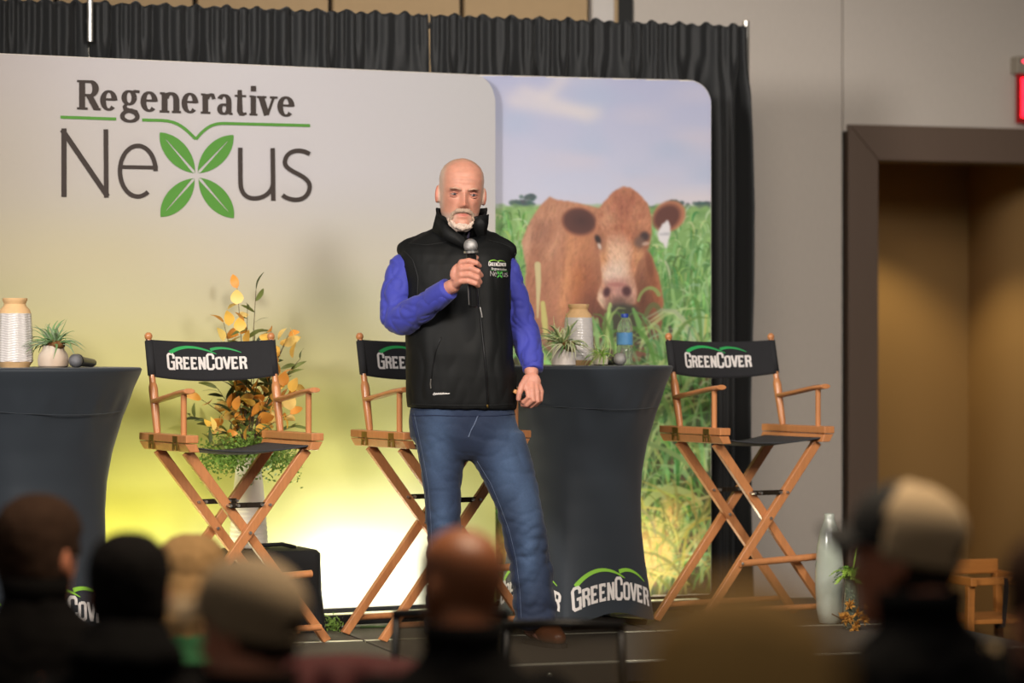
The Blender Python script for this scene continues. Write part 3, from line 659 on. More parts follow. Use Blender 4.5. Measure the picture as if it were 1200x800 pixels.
for p, w, c in ((((751,600),(765,572),(795,562),(822,590)), [8,10,9,5], (178,196,130)), (((756,540),(780,500),(800,470)), [3,6,3], (150,176,110)), (((750,620),(800,590),(836,580)), [2,5,3], (196,196,140)), (((760,520),(790,530),(826,560)), [4,6,3], (130,160,100)), (((770,660),(800,620),(832,600)), [2,5,2], (190,190,120)), (((790,690),(800,650),(826,620)), [3,5,3], (180,176,110)), (((756,470),(766,440),(790,420)), [3,7,3], (150,190,120)), (((790,500),(780,470),(764,450)), [3,6,2], (120,160,90))):
    q_ = bez(*p, 14) if len(p) == 4 else bez(p[0], p[1], p[1], p[2], 14); brush(q_, np.interp(np.linspace(0, 1, len(q_)), np.linspace(0, 1, len(w)), w), c, .9)
for cx, cy, rx, ry, n_ in ((768, 640, 24, 34, 150), (752, 668, 20, 26, 90), (788, 600, 12, 22, 60), (600, 690, 22, 26, 60), (590, 640, 14, 30, 60)):
    put(emask(cx, cy, rx*.8, ry*.8, -20, .5), (226, 178, 104), .75)
    for _ in range(n_):
        a_ = rr.uniform(0, 6.28); q_ = rr.uniform(.3, 1.1); x = cx+rx*q_*math.cos(a_); y = cy+ry*q_*math.sin(a_)
        brush([(cx+(x-cx)*.6, cy+(y-cy)*.6), (x, y)], [1.6, .6], np.array((232, 190, 112))+rr.normal(0, 22, 3), .28)
blades(90, 600, 720, [(196,186,110),(170,170,96),(150,150,84),(120,130,70)], 24, 70, 4, xlo=740, lean=34)
img[:] = np.clip(img, 0, 255); img[:] = img*.75+blur(img, 1)*.25
cu0, _ = P2.uz(x_0, 400); cu1, _ = P2.uz(834.5, 400)
z2T = 2.826; pc = thing('photo_panel', 'tall display panel printed with a brown cow in a green field', 'display panel', (P2.o.x, P2.o.y, 0), P2.a)
prism(rrect(cu0, cu1, STAGE_Z+.045, z2T, .105, rb=.015), .004, .034).obj('frame', m_white, pc, bevel=.008)
jj, ii = np.mgrid[0:Hh:1, 0:Ww:1]; U_, Z_ = P2.uz_np(ii.ravel()+x_0+0.0, jj.ravel()+y_0+0.0)
n = ii.shape[1]
a0, a1, b0, b1, r = cu0+.003, cu1-.003, STAGE_Z+.05, z2T-.003, .102
dx = np.maximum(np.maximum(a0+r-U_, U_-(a1-r)), 0); dz = np.maximum(Z_-(b1-r), 0)
ok = ((np.hypot(dx, dz) <= r) & (Z_ >= b0)).reshape(ii.shape)
q = np.arange(ii.size).reshape(ii.shape); Q = np.stack([q[:-1, :-1], q[:-1, 1:], q[1:, 1:], q[1:, :-1]], -1)
okf = ok[:-1, :-1] & ok[:-1, 1:] & ok[1:, 1:] & ok[1:, :-1]; Fq = Q[okf]
me = bpy.data.meshes.new('photo_print'); V3 = np.stack([U_, np.zeros_like(U_), Z_], 1)
used = np.unique(Fq); remap = np.full(len(V3), -1); remap[used] = np.arange(len(used))
me.from_pydata(V3[used].tolist(), [], remap[Fq].tolist()); me.update()
lum = img.mean(2, keepdims=True); img[:] = np.clip(lum+(img-lum)*.88, 0, 255); img[:] = np.clip(128+(img-128)*1.08-4, 0, 255)
set_color(me, (s2l(img).reshape(-1, 3)*0.90)[used])
mkobj('photo_print', me, m_print1, pc)
for u, fr_ in ((cu0+.3, -.02), (cu1-.3, -.12)): MB().box((u-.03, fr_, STAGE_Z+.001), (u+.03, .16, STAGE_Z+.012)).box((u-.02, .006, STAGE_Z+.012), (u+.02, .03, STAGE_Z+.1)).obj('foot', m_foot, pc, bevel=.003)

# ---- wash lights on the floor in front of the panels
m_hb = mat('lamp_housing_black', (20, 20, 21), .5)
def wash(px, plane, off, ln, power, label, col=(1, .96, .80)):
    u, _ = plane.uz(px, 700); base = Vector((plane.o.x+plane.d.x*u, plane.o.y+plane.d.y*u, STAGE_Z)); nrm = Vector((plane.d.y, -plane.d.x, 0))
    p = base+nrm*off
    t_ = thing('wash_light_bar', label, 'stage lamp', p, plane.a, 'wash lights at the foot of the panels')
    prism([(-ln/2, .012), (ln/2, .012), (ln/2, .055), (-ln/2, .055)], -.035, .035).obj('housing', m_hb, t_, bevel=.006)
    for s in (-1, 1): MB().box((s*ln*.38-.012, -.045, 0), (s*ln*.38+.012, .045, .02)).obj('bracket', m_hb, t_, bevel=.003)
    MB().box((-ln/2+.02, -.024, .054), (ln/2-.02, .024, .0575)).obj('lens', mat('lamp_lens', (240, 240, 200), .3, emit=(255, 250, 200), estr=.5), t_)
    tg = base+Vector((0, 0, .75))
    l_ = light('wash_lamp', 'AREA', p+Vector((0, 0, .062)), tg, power, col, ln-.05, size_y=.04)
    l_.rotation_euler = (Matrix.Rotation(plane.a, 4, 'Z') @ Matrix.Rotation(PI-math.atan2(off*.8, .75), 4, 'X')).to_euler()
    return t_
wash(415, P1, .30, .55, 11, 'black wash light bar on the stage between the two left chairs')
wash(150, P1, .30, .50, 9, 'black wash light bar between the left draped table and the pale panel', (1, .95, .6))
wash(735, P2, .28, .50, 7, 'black wash light bar behind the right draped table', (1, .88, .6))
# ================================================================== director's chairs
m_wood = mat('chair_wood', (190, 126, 78), 0.38, var=0.22, nscale=10, stretch=(8, 8, 1.0), coat=.3)
m_brass = mat('brass', (158, 128, 66), 0.35, metal=.8, var=.15)
m_strap = mat('dark_steel', (58, 48, 38), 0.4, metal=.7)
m_steel = mat('steel', (190, 186, 180), .3, metal=.9)
m_canvas = mat('canvas_black', (32, 32, 35), 0.85, var=.15, nscale=60, bump=.25, bscale=900)
m_seatc = mat('canvas_seat_grey', (56, 57, 60), 0.8, var=.15, nscale=60, bump=.25, bscale=900)
m_wht = mat('print_white', (222, 216, 212), .7, var=.03)
m_hill1 = mat('print_hill_green', (44, 160, 84), .6, var=.25, nscale=9); m_hill2 = mat('print_lime', (138, 196, 64), .6, var=.05)
SUBLEN = .5
def director_chair(label, X, Y, rz):
    c = thing('director_chair', label, 'chair', (X, Y, STAGE_Z), rz, 'director chairs on the stage')
    HW = .262
    for s in (-1, 1):
        # seat rail, arm base and arm
        pr = MB(); n_ = [(-.225, .752), (.225, .752), (.225, .784), (-.225, .784)]
        pr.add([(s*(HW-.022-(.012 if z < .76 else 0)), y, z) for y, z in n_]+[(s*(HW+.026-(.02 if z < .76 else 0)), y, z) for y, z in n_], [(0,1,2,3),(7,6,5,4),(0,4,5,1),(1,5,6,2),(2,6,7,3),(3,7,4,0)])
        rail = pr.obj('seat_rail', m_wood, c, bevel=.003)
        MB().box((s*HW-.026, -.232, .787), (s*HW+.026, .226, .817)).obj('arm_base', m_wood, c, bevel=.004)
        for y in (-.13, .10):
            h = MB().box((s*(HW+.0265)-.002, y-.022, .789), (s*(HW+.0265)+.002, y+.022, .812)); h.box((s*(HW+.025)-.003, y-.026, .757), (s*(HW+.025)+.003, y-.012, .789)); h.box((s*(HW+.025)-.003, y+.012, .757), (s*(HW+.025)+.003, y+.026, .789)); h.box((s*(HW+.027)-.002, y-.026, .776), (s*(HW+.027)+.002, y+.026, .782))
            h.obj('hinge', m_brass, c, bevel=.001)
        # back post: square below, turned above, with a ball
        pb = lambda z: (s*HW, .105+.235*(z-.817), z)
        MB().tube([pb(z) for z in (.815, .83, .93, .985, 1.0, 1.012)], [.0125, .014, .0165, .018, .016, .0115], 14).obj('back_post_base', m_wood, c, smooth='auto')
        MB().tube([pb(1.0), pb(1.10), pb(1.176)], .0125, 14).obj('back_post', m_wood, c, smooth='auto')
        e = pb(1.19); MB().ell(e, (.0155, .0155, .0165), 16).obj('finial', m_wood, c, smooth=True)
        # arm rest with rounded front
        pts = [(s*HW, .12, .940), (s*HW, .0, .957), (s*HW, -.12, .975), (s*HW, -.205, .983)]
        MB().tube(pts, .024, 16, flat=(.44, 1.0)).obj('armrest', m_wood, c, smooth='auto', bevel=.002)
        MB().tube([(s*HW, -.150, .815), (s*HW, -.150, .972)], .0115, 14).obj('arm_post', m_wood, c, smooth='auto')
    # legs: two crossing pairs
    def leg(x0, x1, y, nm='leg'):
        l = MB().bar((x0, y, .752), (x1, y, 0.0), .040, .024, (0, 1, 0))
        # floor cut: flatten the foot
        l.v = [(x, yy, max(z, 0.0)) for x, yy, z in l.v]
        return l.obj(nm, m_wood, c, bevel=.003)
    T, B = .245, .345
    xz = lambda x0, x1, z: x0+(x1-x0)*(.752-z)/.752
    prs = {-.165: (T, -B), -.139: (-T, B), .135: (-T, B), .161: (T, -B)}
    for y, (a, b) in prs.items(): leg(a, b, y)
    for y in (-.153, .148):
        zc = .752-.752*T/(T+B)
        MB().tube([(0, y-.032, zc), (0, y+.032, zc)], .006, 10).obj('bolt', m_steel, c)
        z = .545; xa = xz(T, -B, z)
        MB().box((-xa, y-.003-.014, z-.010), (.012, y+.003-.014, z+.010)).obj('spreader', m_strap, c, bevel=.001)
        MB().box((-.012, y-.003-.02, z-.010), (xa, y+.003-.02, z+.010)).obj('spreader', m_strap, c, bevel=.001)
        for x in (-xa, -.05, .05, xa): MB().tube([(x, y-.034, z), (x, y+.02, z)], .0055, 10).obj('rivet', m_steel, c)
        yy = y-.038 if y < 0 else y+.036
        MB().tube([(-xz(-T, B, .065), yy, .065), (xz(-T, B, .065), yy, .065)], .0125, 14).obj('foot_dowel', m_wood, c, smooth='auto')
    z = .262; x = xz(-T, B, z)
    MB().tube([(-x-.02, -.190, z-.004), (x+.115, -.190, z+.012)], .0145, 14).obj('footrest', m_wood, c, smooth='auto')
    MB().ell((-x-.02, -.207, z-.003), (.007, .004, .007), 10).obj('bolt', m_steel, c)
    # sagging seat sling
    rows = []
    for k in range(25):
        x = -.243+.486*k/24; q = 1-(x/.243)**2
        rows.append([(x, y, .772-.030*q-.004*math.cos(y*9)*q+(.012*q*max(0, (-y-.1)/.12))) for y in np.linspace(-.205, .20, 12)])
    o = MB().loft(rows, False, False).obj('seat', m_seatc, c, smooth=True); so = o.modifiers.new('solid', 'SOLIDIFY'); so.thickness = .005
    # back sling round the posts
    ylean = lambda z: .105+.235*(z-.817)
    def back(x, z):
        q = 1-(x/(HW+.013))**2
        return ylean(z)+.034*q*(1+.3*(1.1-z)*6)-.0145
    rows = []
    for k in range(33):
        x = -(HW+.014)+2*(HW+.014)*k/32; q = 1-(x/(HW+.014))**2; row = []
        for j in range(13):
            z = 1.036-.022*q*(1) + (1.178-.010*q-(1.036-.022*q))*j/12
            y = back(x, z)
            if abs(x) > HW: y += .010*((abs(x)-HW)/.014)
            row.append((x, y, z))
        rows.append(row)
    bk = MB().loft(rows, False, False).obj('backrest', m_canvas, c, smooth=True)
    so = bk.modifiers.new('solid', 'SOLIDIFY'); so.thickness = .004; so.offset = 0
    for s in (-1, 1): MB().tube([(s*HW, ylean(z), z) for z in (1.04, 1.10, 1.172)], .0165, 14).obj('sleeve', m_canvas, bk, smooth=True)
    ink, wd = greencover(); big, small = hills(wd); k = .345/wd
    mp = lambda x, y: ((x-wd/2)*k-.022, back((x-wd/2)*k-.022, 1.066+y*k*.80)-.0038, 1.066+y*k*.80-.006*(1-(((x-wd/2)*k)/.27)**2))
    ink.on(mp, 'lettering', m_wht, bk); big.on(mp, 'hill_mark', m_hill1, bk); small.on(mp, 'hill_mark', m_hill1, bk)
    return c
director_chair('wooden director chair with black logo back, in front of the golden bouquet', -1.09, 11.02, math.radians(30))
director_chair('wooden director chair with black logo back, half hidden behind the standing man', -0.288, 11.38, math.radians(30))
director_chair('wooden director chair with black logo back, standing right of the draped table', 0.981, 11.92, math.radians(30))

# ================================================================== draped cocktail tables
m_span = mat('spandex_charcoal', (43, 49, 56), 0.6, var=.08, nscale=5, bump=.12, bscale=700, sheen=.12, spec=.35)
ZP = [0.02, .09, .157, .272, .388, .517, .633, .75, .865, 1.0, 1.045, 1.063, 1.070]
RP = [.330, .318, .308, .290, .277, .273, .279, .299, .330, .380, .401, .407, .400]
PPW = [1.22, 1.26, 1.32, 1.42, 1.5, 1.6, 1.68, 1.76, 1.85, 1.97, 2, 2, 2]
def table(label, X, Y, rz, seam):
    t_ = thing('cocktail_table', label, 'table', (X, Y, STAGE_Z), rz, 'draped cocktail tables')
    seg = 128; zs = np.concatenate([np.linspace(.02, 1.0, 46), [1.02, 1.045, 1.056, 1.063, 1.068, 1.070]]); rings = []
    for z in zs:
        R = np.interp(z, ZP, RP); p = np.interp(z, ZP, PPW); row = []
        for k in range(seg):
            a = 2*PI*k/seg; ca, sa = abs(math.cos(a)), abs(math.sin(a)); r = R/((ca**p+sa**p)**(1/p))
            # soft drags running from the rim down to the waist
            r += .004*math.sin(a*9+1)*math.exp(-((z-.86)/.09)**2)+.003*math.sin(a*22+2)*math.exp(-((z-.93)/.04)**2)
            zz = z+(.055*abs(math.sin(2*a))**1.5*max(0, 1-z/.12) if z < .12 else 0)
            row.append((r*math.cos(a), r*math.sin(a), zz))
        rings.append(row)
    for q in (.39, .2, .02): rings.append([(q*math.cos(2*PI*k/seg), q*math.sin(2*PI*k/seg), 1.0705) for k in range(seg)])
    cv = MB().loft(rings, False); me = cv.mesh('cover')
    bm = bmesh.new(); bm.from_mesh(me); bmesh.ops.recalc_face_normals(bm, faces=bm.faces); bm.to_mesh(me); bm.free()
    co = mkobj('cover', me, m_span, t_, smooth=True); bv = bvh_of(me)
    MB().lathe([(.38, 1.035), (.395, 1.04), (.395, 1.058), (.38, 1.06)], 48).obj('tabletop', mat('ply_top', (120, 96, 70), .6), t_)
    MB().tube([(0, 0, .03), (0, 0, 1.035)], .035, 16).obj('pole', m_strap, t_)
    for a in range(4): MB().bar((0, 0, .03), (.30*math.cos(a*PI/2), .30*math.sin(a*PI/2), .012), .04, .022).obj('foot', m_strap, t_, bevel=.003)
    # hem line under the rim
    MB().tube([(1.002*np.interp(.905, ZP, RP)*math.cos(a)+0, 1.002*np.interp(.905, ZP, RP)*math.sin(a), .905+.01*math.sin(a*2)) for a in np.linspace(0, 2*PI, 97)], .0014, 6, caps=False).obj('hem', m_span, co, smooth=True)
    # logo on the two faces turned to the hall
    ink0, wd = greencover(); k = .405/wd
    for face in (-PI/4, -3*PI/4, PI/4, 3*PI/4):
        nrm = Vector((math.cos(face), math.sin(face), 0)); tg = Vector((-math.sin(face), math.cos(face), 0))
        def mp(x, y, nrm=nrm, tg=tg):
            a = (x-wd/2)*k; b = .118+y*k*1.0-1.0*a*a
            h = bv.ray_cast(nrm*.8+tg*a+Vector((0, 0, b)), -nrm)
            return h[0]+nrm*.0025 if h[0] is not None else None
        ink, _ = greencover(); big, small = hills(wd)
        ink.on(mp, 'lettering', m_wht, co); big.on(mp, 'hill_mark', m_hill2, co); small.on(mp, 'hill_mark', m_hill2, co)
    return t_
SUBLEN = .25
T1 = Vector((-1.832, 10.93, STAGE_Z+1.0705)); T2 = Vector((.262, 11.80, STAGE_Z+1.0705))
table('charcoal draped cocktail table cut by the left picture edge', T1.x, T1.y, -.14, 0)
table('charcoal draped cocktail table with water bottle, right of the standing man', T2.x, T2.y, -.14, 0)

# ================================================================== things on the tables
m_cream = mat('glaze_white', (212, 206, 203), 0.3, var=.06, nscale=30, coat=.4)
m_clay = mat('raw_clay_tan', (222, 182, 132), 0.75, var=.1, nscale=60, bump=.15)
def on_table(px, T, dy): # position on table top at lateral pixel px
    Y = T.y+dy; return Vector(((px-600)*Y/F_PX, Y, T.z))
def ridged_vase(name, label, p, h, r, ribs, group):
    v = thing(name, label, 'vase', p, 0.3, group); rings = []; seg = 96
    body = MB(); n_ = 60
    prof = lambda t: r*np.interp(t, [0, .06, .1, .5, .78, .82], [.80, .97, 1.0, .97, .90, .84])
    for i in range(n_+1):
        t = .08+.70*i/n_; row = []
        for k_ in range(seg):
            a = 2*PI*k_/seg; rr_ = prof(t)
            if ribs: rr_ += .0026*math.sin(i*2.1+2.0*abs(((a*6/PI) % 2)-1)*2)+(.0012*math.cos(a*12))
            else: rr_ += .0006*math.sin(i*1.7)
            row.append((rr_*math.cos(a), rr_*math.sin(a), t*h))
        rings.append(row)
    body.loft(rings, True).obj('body', m_cream, v, smooth=True)
    MB().lathe([(r*.78, 0), (r*.84, .008*h/.28), (r*.97, .07*h), (r*1.0, .085*h)], 48).obj('base', m_clay, v, smooth='auto')
    MB().lathe([(r*.90, .777*h), (r*.84, .83*h), (r*.64, .885*h), (r*.60, .915*h), (r*.66, .95*h), (r*.70, .97*h), (r*.70, .995*h), (r*.66, h), (r*.56, .99*h), (r*.52, .9*h), (r*.3, .86*h)], 48, caps=True).obj('neck', m_clay, v, smooth='auto')
    return v
ridged_vase('ridged_vase', 'white herringbone ridged vase with tan neck at the left picture edge', on_table(17.5, T1, -.02), .266, .068, True, 'tan-necked vases')
ridged_vase('glazed_vase', 'white glazed vase with tan neck beside the water bottle', on_table(678, T2, .05), .255, .063, False, 'tan-necked vases')
m_airleaf = mat('airplant_green', (118, 152, 98), .55, var=.3, nscale=30); m_airpale = mat('airplant_pale', (188, 196, 138), .55, var=.25, nscale=30)
m_moss = mat('dried_moss', (120, 82, 46), .9, var=.4, nscale=80, bump=.6, bscale=200)
def spiky(parent, c, n_, ln, seed, mats, droop=.6, w=.006):
    r_ = np.random.default_rng(seed)
    for i in range(n_):
        a = r_.uniform(0, 2*PI); el = r_.uniform(.15, 1.35); l = ln*r_.uniform(.6, 1.15); d = Vector((math.cos(a)*math.cos(el), math.sin(a)*math.cos(el), math.sin(el)))
        P = [Vector(c)+d*(l*t)+Vector((0, 0, -droop*l*(t**2.4)*math.cos(el)*1.1))+Vector((math.cos(a+1.5), math.sin(a+1.5), 0))*(.1*l*math.sin(t*3)) for t in np.linspace(0, 1, 8)]
        MB().tube(P, [w, w*1.05, w*.95, w*.8, w*.6, w*.45, w*.28, w*.08], 6, flat=(.35, 1)).obj('leaf', mats[i % len(mats)], parent, smooth=True)
pt = thing('air_plant_pot', 'green air plant in a squat cream pot on the left table', 'plant', on_table(62.5, T1, -.05), 0)
MB().lathe([(.050, 0), (.057, .006), (.060, .028), (.055, .050), (.042, .068), (.040, .084), (.035, .082), (.033, .06)], 40).obj('pot', mat('cream_stoneware', (224, 216, 204), .6, var=.15, nscale=10, rgb2=(182, 148, 116)), pt, smooth='auto')
MB().ell((.012, -.016, .086), (.034, .028, .018), 20).mapped(lambda x, y, z: (x+.004*math.sin(z*400+y*300), y, z+.005*math.sin(x*260)*math.cos(y*310))).obj('moss', m_moss, pt, smooth=True)
spiky(pt, (.0, 0, .085), 60, .145, 3, [m_airleaf, m_airleaf, mat('airplant_grey', (142, 162, 128), .55, var=.2)], .5, .0072)
def lying_mic(label, p, rz, ball=(120, 120, 124), body=(40, 40, 44)):
    m_ = thing('handheld_microphone', label, 'microphone', p, rz, 'microphones')
    Mx = Matrix.Rotation(PI/2, 4, 'Y')
    MB().ell((0, 0, .0265), (.0265, .0265, .0265), 24).obj('grille', mat('mic_grille_%d' % ball[0], ball, .45, metal=.5, var=.3, nscale=260, bump=.6, bscale=500), m_, smooth=True)
    MB().tube([(.018, 0, .0265), (.026, 0, .0265), (.03, 0, .0262), (.10, 0, .022), (.21, 0, .017), (.235, 0, .017)], [.0262, .0265, .021, .0185, .0165, .014], 20).obj('handle', mat('mic_body', (34, 34, 36), .35, metal=.3), m_, smooth='auto')
    return m_
lying_mic('grey-headed microphone lying on the left draped table', on_table(88.5, T1, -.14), math.radians(82))
lying_mic('pale-headed microphone lying in front of the water bottle', on_table(726.5, T2, -.12), math.radians(100), (168, 164, 160))
pt = thing('spider_plant_pot', 'white tapered pot with trailing pale plant on the right table', 'plant', on_table(660.5, T2, -.10), 0)
MB().lathe([(.045, 0), (.050, .004), (.047, .05), (.040, .080), (.036, .082), (.033, .06)], 40).obj('pot', mat('white_pot', (222, 212, 204), .5, var=.05), pt, smooth='auto')
MB().ell((.018, -.022, .076), (.034, .026, .026), 20).mapped(lambda x, y, z: (x+.003*math.sin(z*500), y, z+.006*math.sin(x*330)*math.cos(y*310))).obj('moss', m_moss, pt, smooth=True)
spiky(pt, (-.005, 0, .080), 84, .15, 9, [m_airpale, m_airleaf, mat('variegated_leaf', (206, 208, 170), .5, var=.2)], .55, .0075)
pt = thing('small_bowl_plant', 'small cream bowl holding a curly air plant beside the water bottle', 'plant', on_table(703.5, T2, -.12), 0)
MB().lathe([(.018, 0), (.030, .006), (.033, .022), (.028, .038), (.022, .042), (.018, .036)], 32).obj('bowl', mat('cream_bowl', (216, 206, 188), .5, var=.1), pt, smooth='auto')
spiky(pt, (0, 0, .04), 44, .085, 21, [mat('lime_leaf', (138, 178, 72), .5, var=.25), m_airpale], .7, .005)
MB().tube([(.03*math.cos(a)+.012, -.02, .075+.05*math.sin(a)) for a in np.linspace(-1.2, 2.2, 14)], .0014, 6).obj('curl', m_airpale, pt)
# water bottle
wb = thing('water_bottle', 'clear plastic water bottle with blue label and cap', 'bottle', on_table(732, T2, .16), .4)
m_pet = mat('clear_plastic', (235, 240, 242), .05, trans=.92, ior=1.2, var=.01, alpha=1)
prof = [(.028, 0), (.033, .004), (.034, .02), (.031, .03), (.034, .04), (.0335, .07), (.031, .075), (.0335, .082), (.0335, .14), (.031, .146), (.033, .152), (.030, .168), (.022, .186), (.0135, .196), (.0125, .205)]
MB().lathe(prof, 40).obj('body', m_pet, wb, smooth='auto')
MB().lathe([(.0338, .086), (.0342, .09), (.0342, .132), (.0338, .136)], 40, caps=False).obj('label_band', mat('bottle_label_blue', (30, 104, 182), .4, var=.6, nscale=22, rgb2=(130, 190, 226)), wb, smooth=True)
MB().lathe([(.015, .200), (.0155, .202), (.0155, .214), (.014, .216)], 30).obj('cap', mat('cap_blue', (44, 74, 170), .4), wb, smooth='auto')

# ================================================================== flower arrangement behind the left chair
BX = Vector((-.985, 11.52, STAGE_Z))
bx = thing('draped_case', 'black cloth-covered case on the stage under the tall vase', 'case', BX, math.radians(22))
b = MB(); rows = []
for z, e in ((.002, .012), (.05, .006), (.16, .0), (.28, -.002), (.315, -.006), (.330, -.02), (.333, -.06)):
    rows.append([(x+.004*math.sin(z*40+y*50), y+.004*math.sin(x*60+z*20), z) for x, y in rrect(-.185-e, .185+e, -.15-e, .15+e, .03, 8)])
b.loft(rows, True).obj('cloth', m_black, bx, smooth='auto')
MB().tube([(-.12, -.05, .336), (-.05, -.06, .35), (.04, -.05, .352), (.10, -.04, .337)], .008, 8).obj('handle', m_black, bx, smooth=True)
VX = Vector((-1.065, 11.50, STAGE_Z+.334))
fv = thing('floor_vase', 'tall white tapered vase with ringed lower half behind the left chair', 'vase', VX, 0)
pr = [(.055, 0), (.076, .004)]
for i in range(60):
    t = i/59; z = .006+.36*t; r_ = .078-.030*t**1.3+(.0018*math.sin(i*2.1) if t < .45 else 0); pr.append((r_, z))
pr += [(.044, .368), (.04, .36)]
MB().lathe(pr, 40).obj('body', mat('vase_white_matte', (214, 206, 190), .6, var=.05), fv, smooth=True)
bq = thing('golden_bouquet', 'tall bouquet of golden leaves and willow sprigs in the white vase', 'flowers', VX+Vector((0, 0, .372)), 0)
m_gold = [mat('gold_leaf_a', (238, 186, 84), .5, var=.2, nscale=25), mat('gold_leaf_b', (222, 150, 62), .5, var=.25, nscale=25), mat('gold_leaf_c', (244, 206, 120), .5, var=.15, nscale=25)]
m_willow = [mat('willow_leaf_a', (74, 88, 46), .5, var=.3, nscale=20), mat('willow_leaf_b', (108, 118, 58), .5, var=.3, nscale=20)]
m_stem = mat('twig_brown', (84, 64, 44), .7)
rq = np.random.default_rng(17)
def leafmesh(nm, ln, wd, cup, n_=7):
    mb = MB(); rows = []
    for i in range(n_+1):
        t = i/n_; hw = wd*math.sin(PI*min(1, t**.8))**.8*.5+.0004; z = cup*ln*math.sin(t*PI)
        rows.append([(-hw, t*ln, z+.12*hw), (0, t*ln, z), (hw, t*ln, z+.12*hw)])
    mb.loft(rows, False, False); return mb.mesh(nm)
lf_round = leafmesh('golden_leaf', .052, .046, .10); lf_long = leafmesh('willow_leaf', .075, .017, .10); lf_oval = leafmesh('golden_leaf_long', .06, .032, .12)
for me in (lf_round, lf_long, lf_oval): me.polygons.foreach_set('use_smooth', [True]*len(me.polygons))
def place_leaf(me, m_, p, d, roll, sc, name):
    me2 = me.copy() if False else me
    key = (me.name, m_.name)
    if key not in _leafcache:
        q = me.copy(); q.materials.clear(); q.materials.append(m_); _leafcache[key] = q
    o = bpy.data.objects.new(name, _leafcache[key]); scene.collection.objects.link(o); o.parent = bq
    o.location = p; y = Vector(d).normalized(); qn = y.to_track_quat('Y', 'Z'); o.rotation_euler = (qn.to_matrix() @ Matrix.Rotation(roll, 3, 'Y')).to_euler(); o.scale = (sc, sc, sc)
_leafcache = {}
org = VX+Vector((0, 0, .372))
stems = [((278,338), 'g'), ((300,340), 'w'), ((262,378), 'g'), ((290,362), 'w'), ((318,388), 'g'), ((338,393), 'g'), ((333,405), 'g'), ((352,420), 'w'), ((330,440), 'g'), ((345,455), 'g'), ((222,487), 'w'), ((243,500), 'g'), ((236,468), 'g'), ((300,400), 'w'), ((270,440), 'w'), ((310,450), 'g'), ((285,420), 'g'), ((340,485), 'g'), ((336,515), 'g'), ((255,455), 'w'), ((322,425), 'w'), ((284,470), 'g'), ((268,480), 'g'), ((300,480), 'w'), ((246,520), 'w'), ((345,500), 'w')]
for i, ((px, py), kd) in enumerate(stems):
    Yt = org.y+rq.uniform(-.10, .10); tip = at(px, py, Yt)-org; base = Vector((rq.uniform(-.02, .02), rq.uniform(-.02, .02), -.05))
    mid = base*.4+tip*.55+Vector((-tip.x*.25, 0, .02+.1*abs(tip.x)))
    P = [Vector(q) for q in bez(tuple(base), tuple(base+Vector((0, 0, .12))), tuple(mid), tuple(tip), 14)]
    MB().tube(P, list(np.linspace(.003, .0011, 14)), 6).obj('stem', m_stem, bq, smooth=True)
    nl = 11 if kd == 'w' else 8
    for k_ in range(nl):
        t = .45+.55*(k_+1)/nl; j = min(12, int(t*13)); p = P[j].lerp(P[j+1], t*13-j) if j < 13 else P[-1]
        dirv = (P[j+1]-P[j]).normalized(); side = Vector((rq.normal(0, 1), rq.normal(0, .7), rq.normal(0, .4)))
        d = dirv*(.5 if kd == 'w' else .35)+side.normalized()*.8
        if kd == 'g': place_leaf((lf_round, lf_oval)[k_ % 2], m_gold[int(rq.integers(3))], p, d, rq.uniform(-1.4, 1.4), rq.uniform(.95, 1.4), 'golden_leaf')
        else: place_leaf(lf_long, m_willow[int(rq.integers(2))], p, d, rq.uniform(-1.2, 1.2), rq.uniform(.8, 1.25), 'willow_leaf')
# a few big leaves seen flat on in the picture
for px, py, k_ in ((277,349,2),(268,374,0),(281,381,0),(286,372,1),(262,392,2),(290,397,0),(326,391,2),(344,392,2),(343,412,0),(332,445,1),(326,432,1),(288,508,0),(250,497,2),(258,488,2),(270,470,1),(277,473,1),(342,452,0),(340,473,2),(336,495,0),(318,478,0)):
    p = at(px, py, org.y-.11-rq.uniform(0, .05))-org; place_leaf(lf_round, m_gold[k_], p+Vector((0, 0, -.026)), (rq.normal(0, .4), -.1, 1), rq.uniform(-.5, .5)+PI*0, rq.uniform(1.1, 1.4), 'golden_leaf')
# fine boxwood greenery round the mouth of the vase
fol = MB()
for i in range(3600):
    a = rq.uniform(0, 2*PI); rad = rq.uniform(.03, .21)*(.9+.2*math.sin(a*3)); z = .015+rq.normal(0, .035)-.30*max(0, rad-.10)
    c_ = Vector((rad*math.cos(a), rad*math.sin(a)*.55, z)); d = Vector((rq.normal(), rq.normal(), rq.normal()+.3)).normalized(); s_ = d.orthogonal().normalized(); l = rq.uniform(.011, .021)
    fol.add([c_, c_+d*l*.5+s_*l*.3, c_+d*l, c_+d*l*.5-s_*l*.3], [(0, 1, 2, 3)])
f_ = fol.obj('boxwood_greenery', mat('boxwood_green', (120, 154, 70), .5, var=.5, nscale=60), bq, normals=False); f_['kind'] = 'stuff'

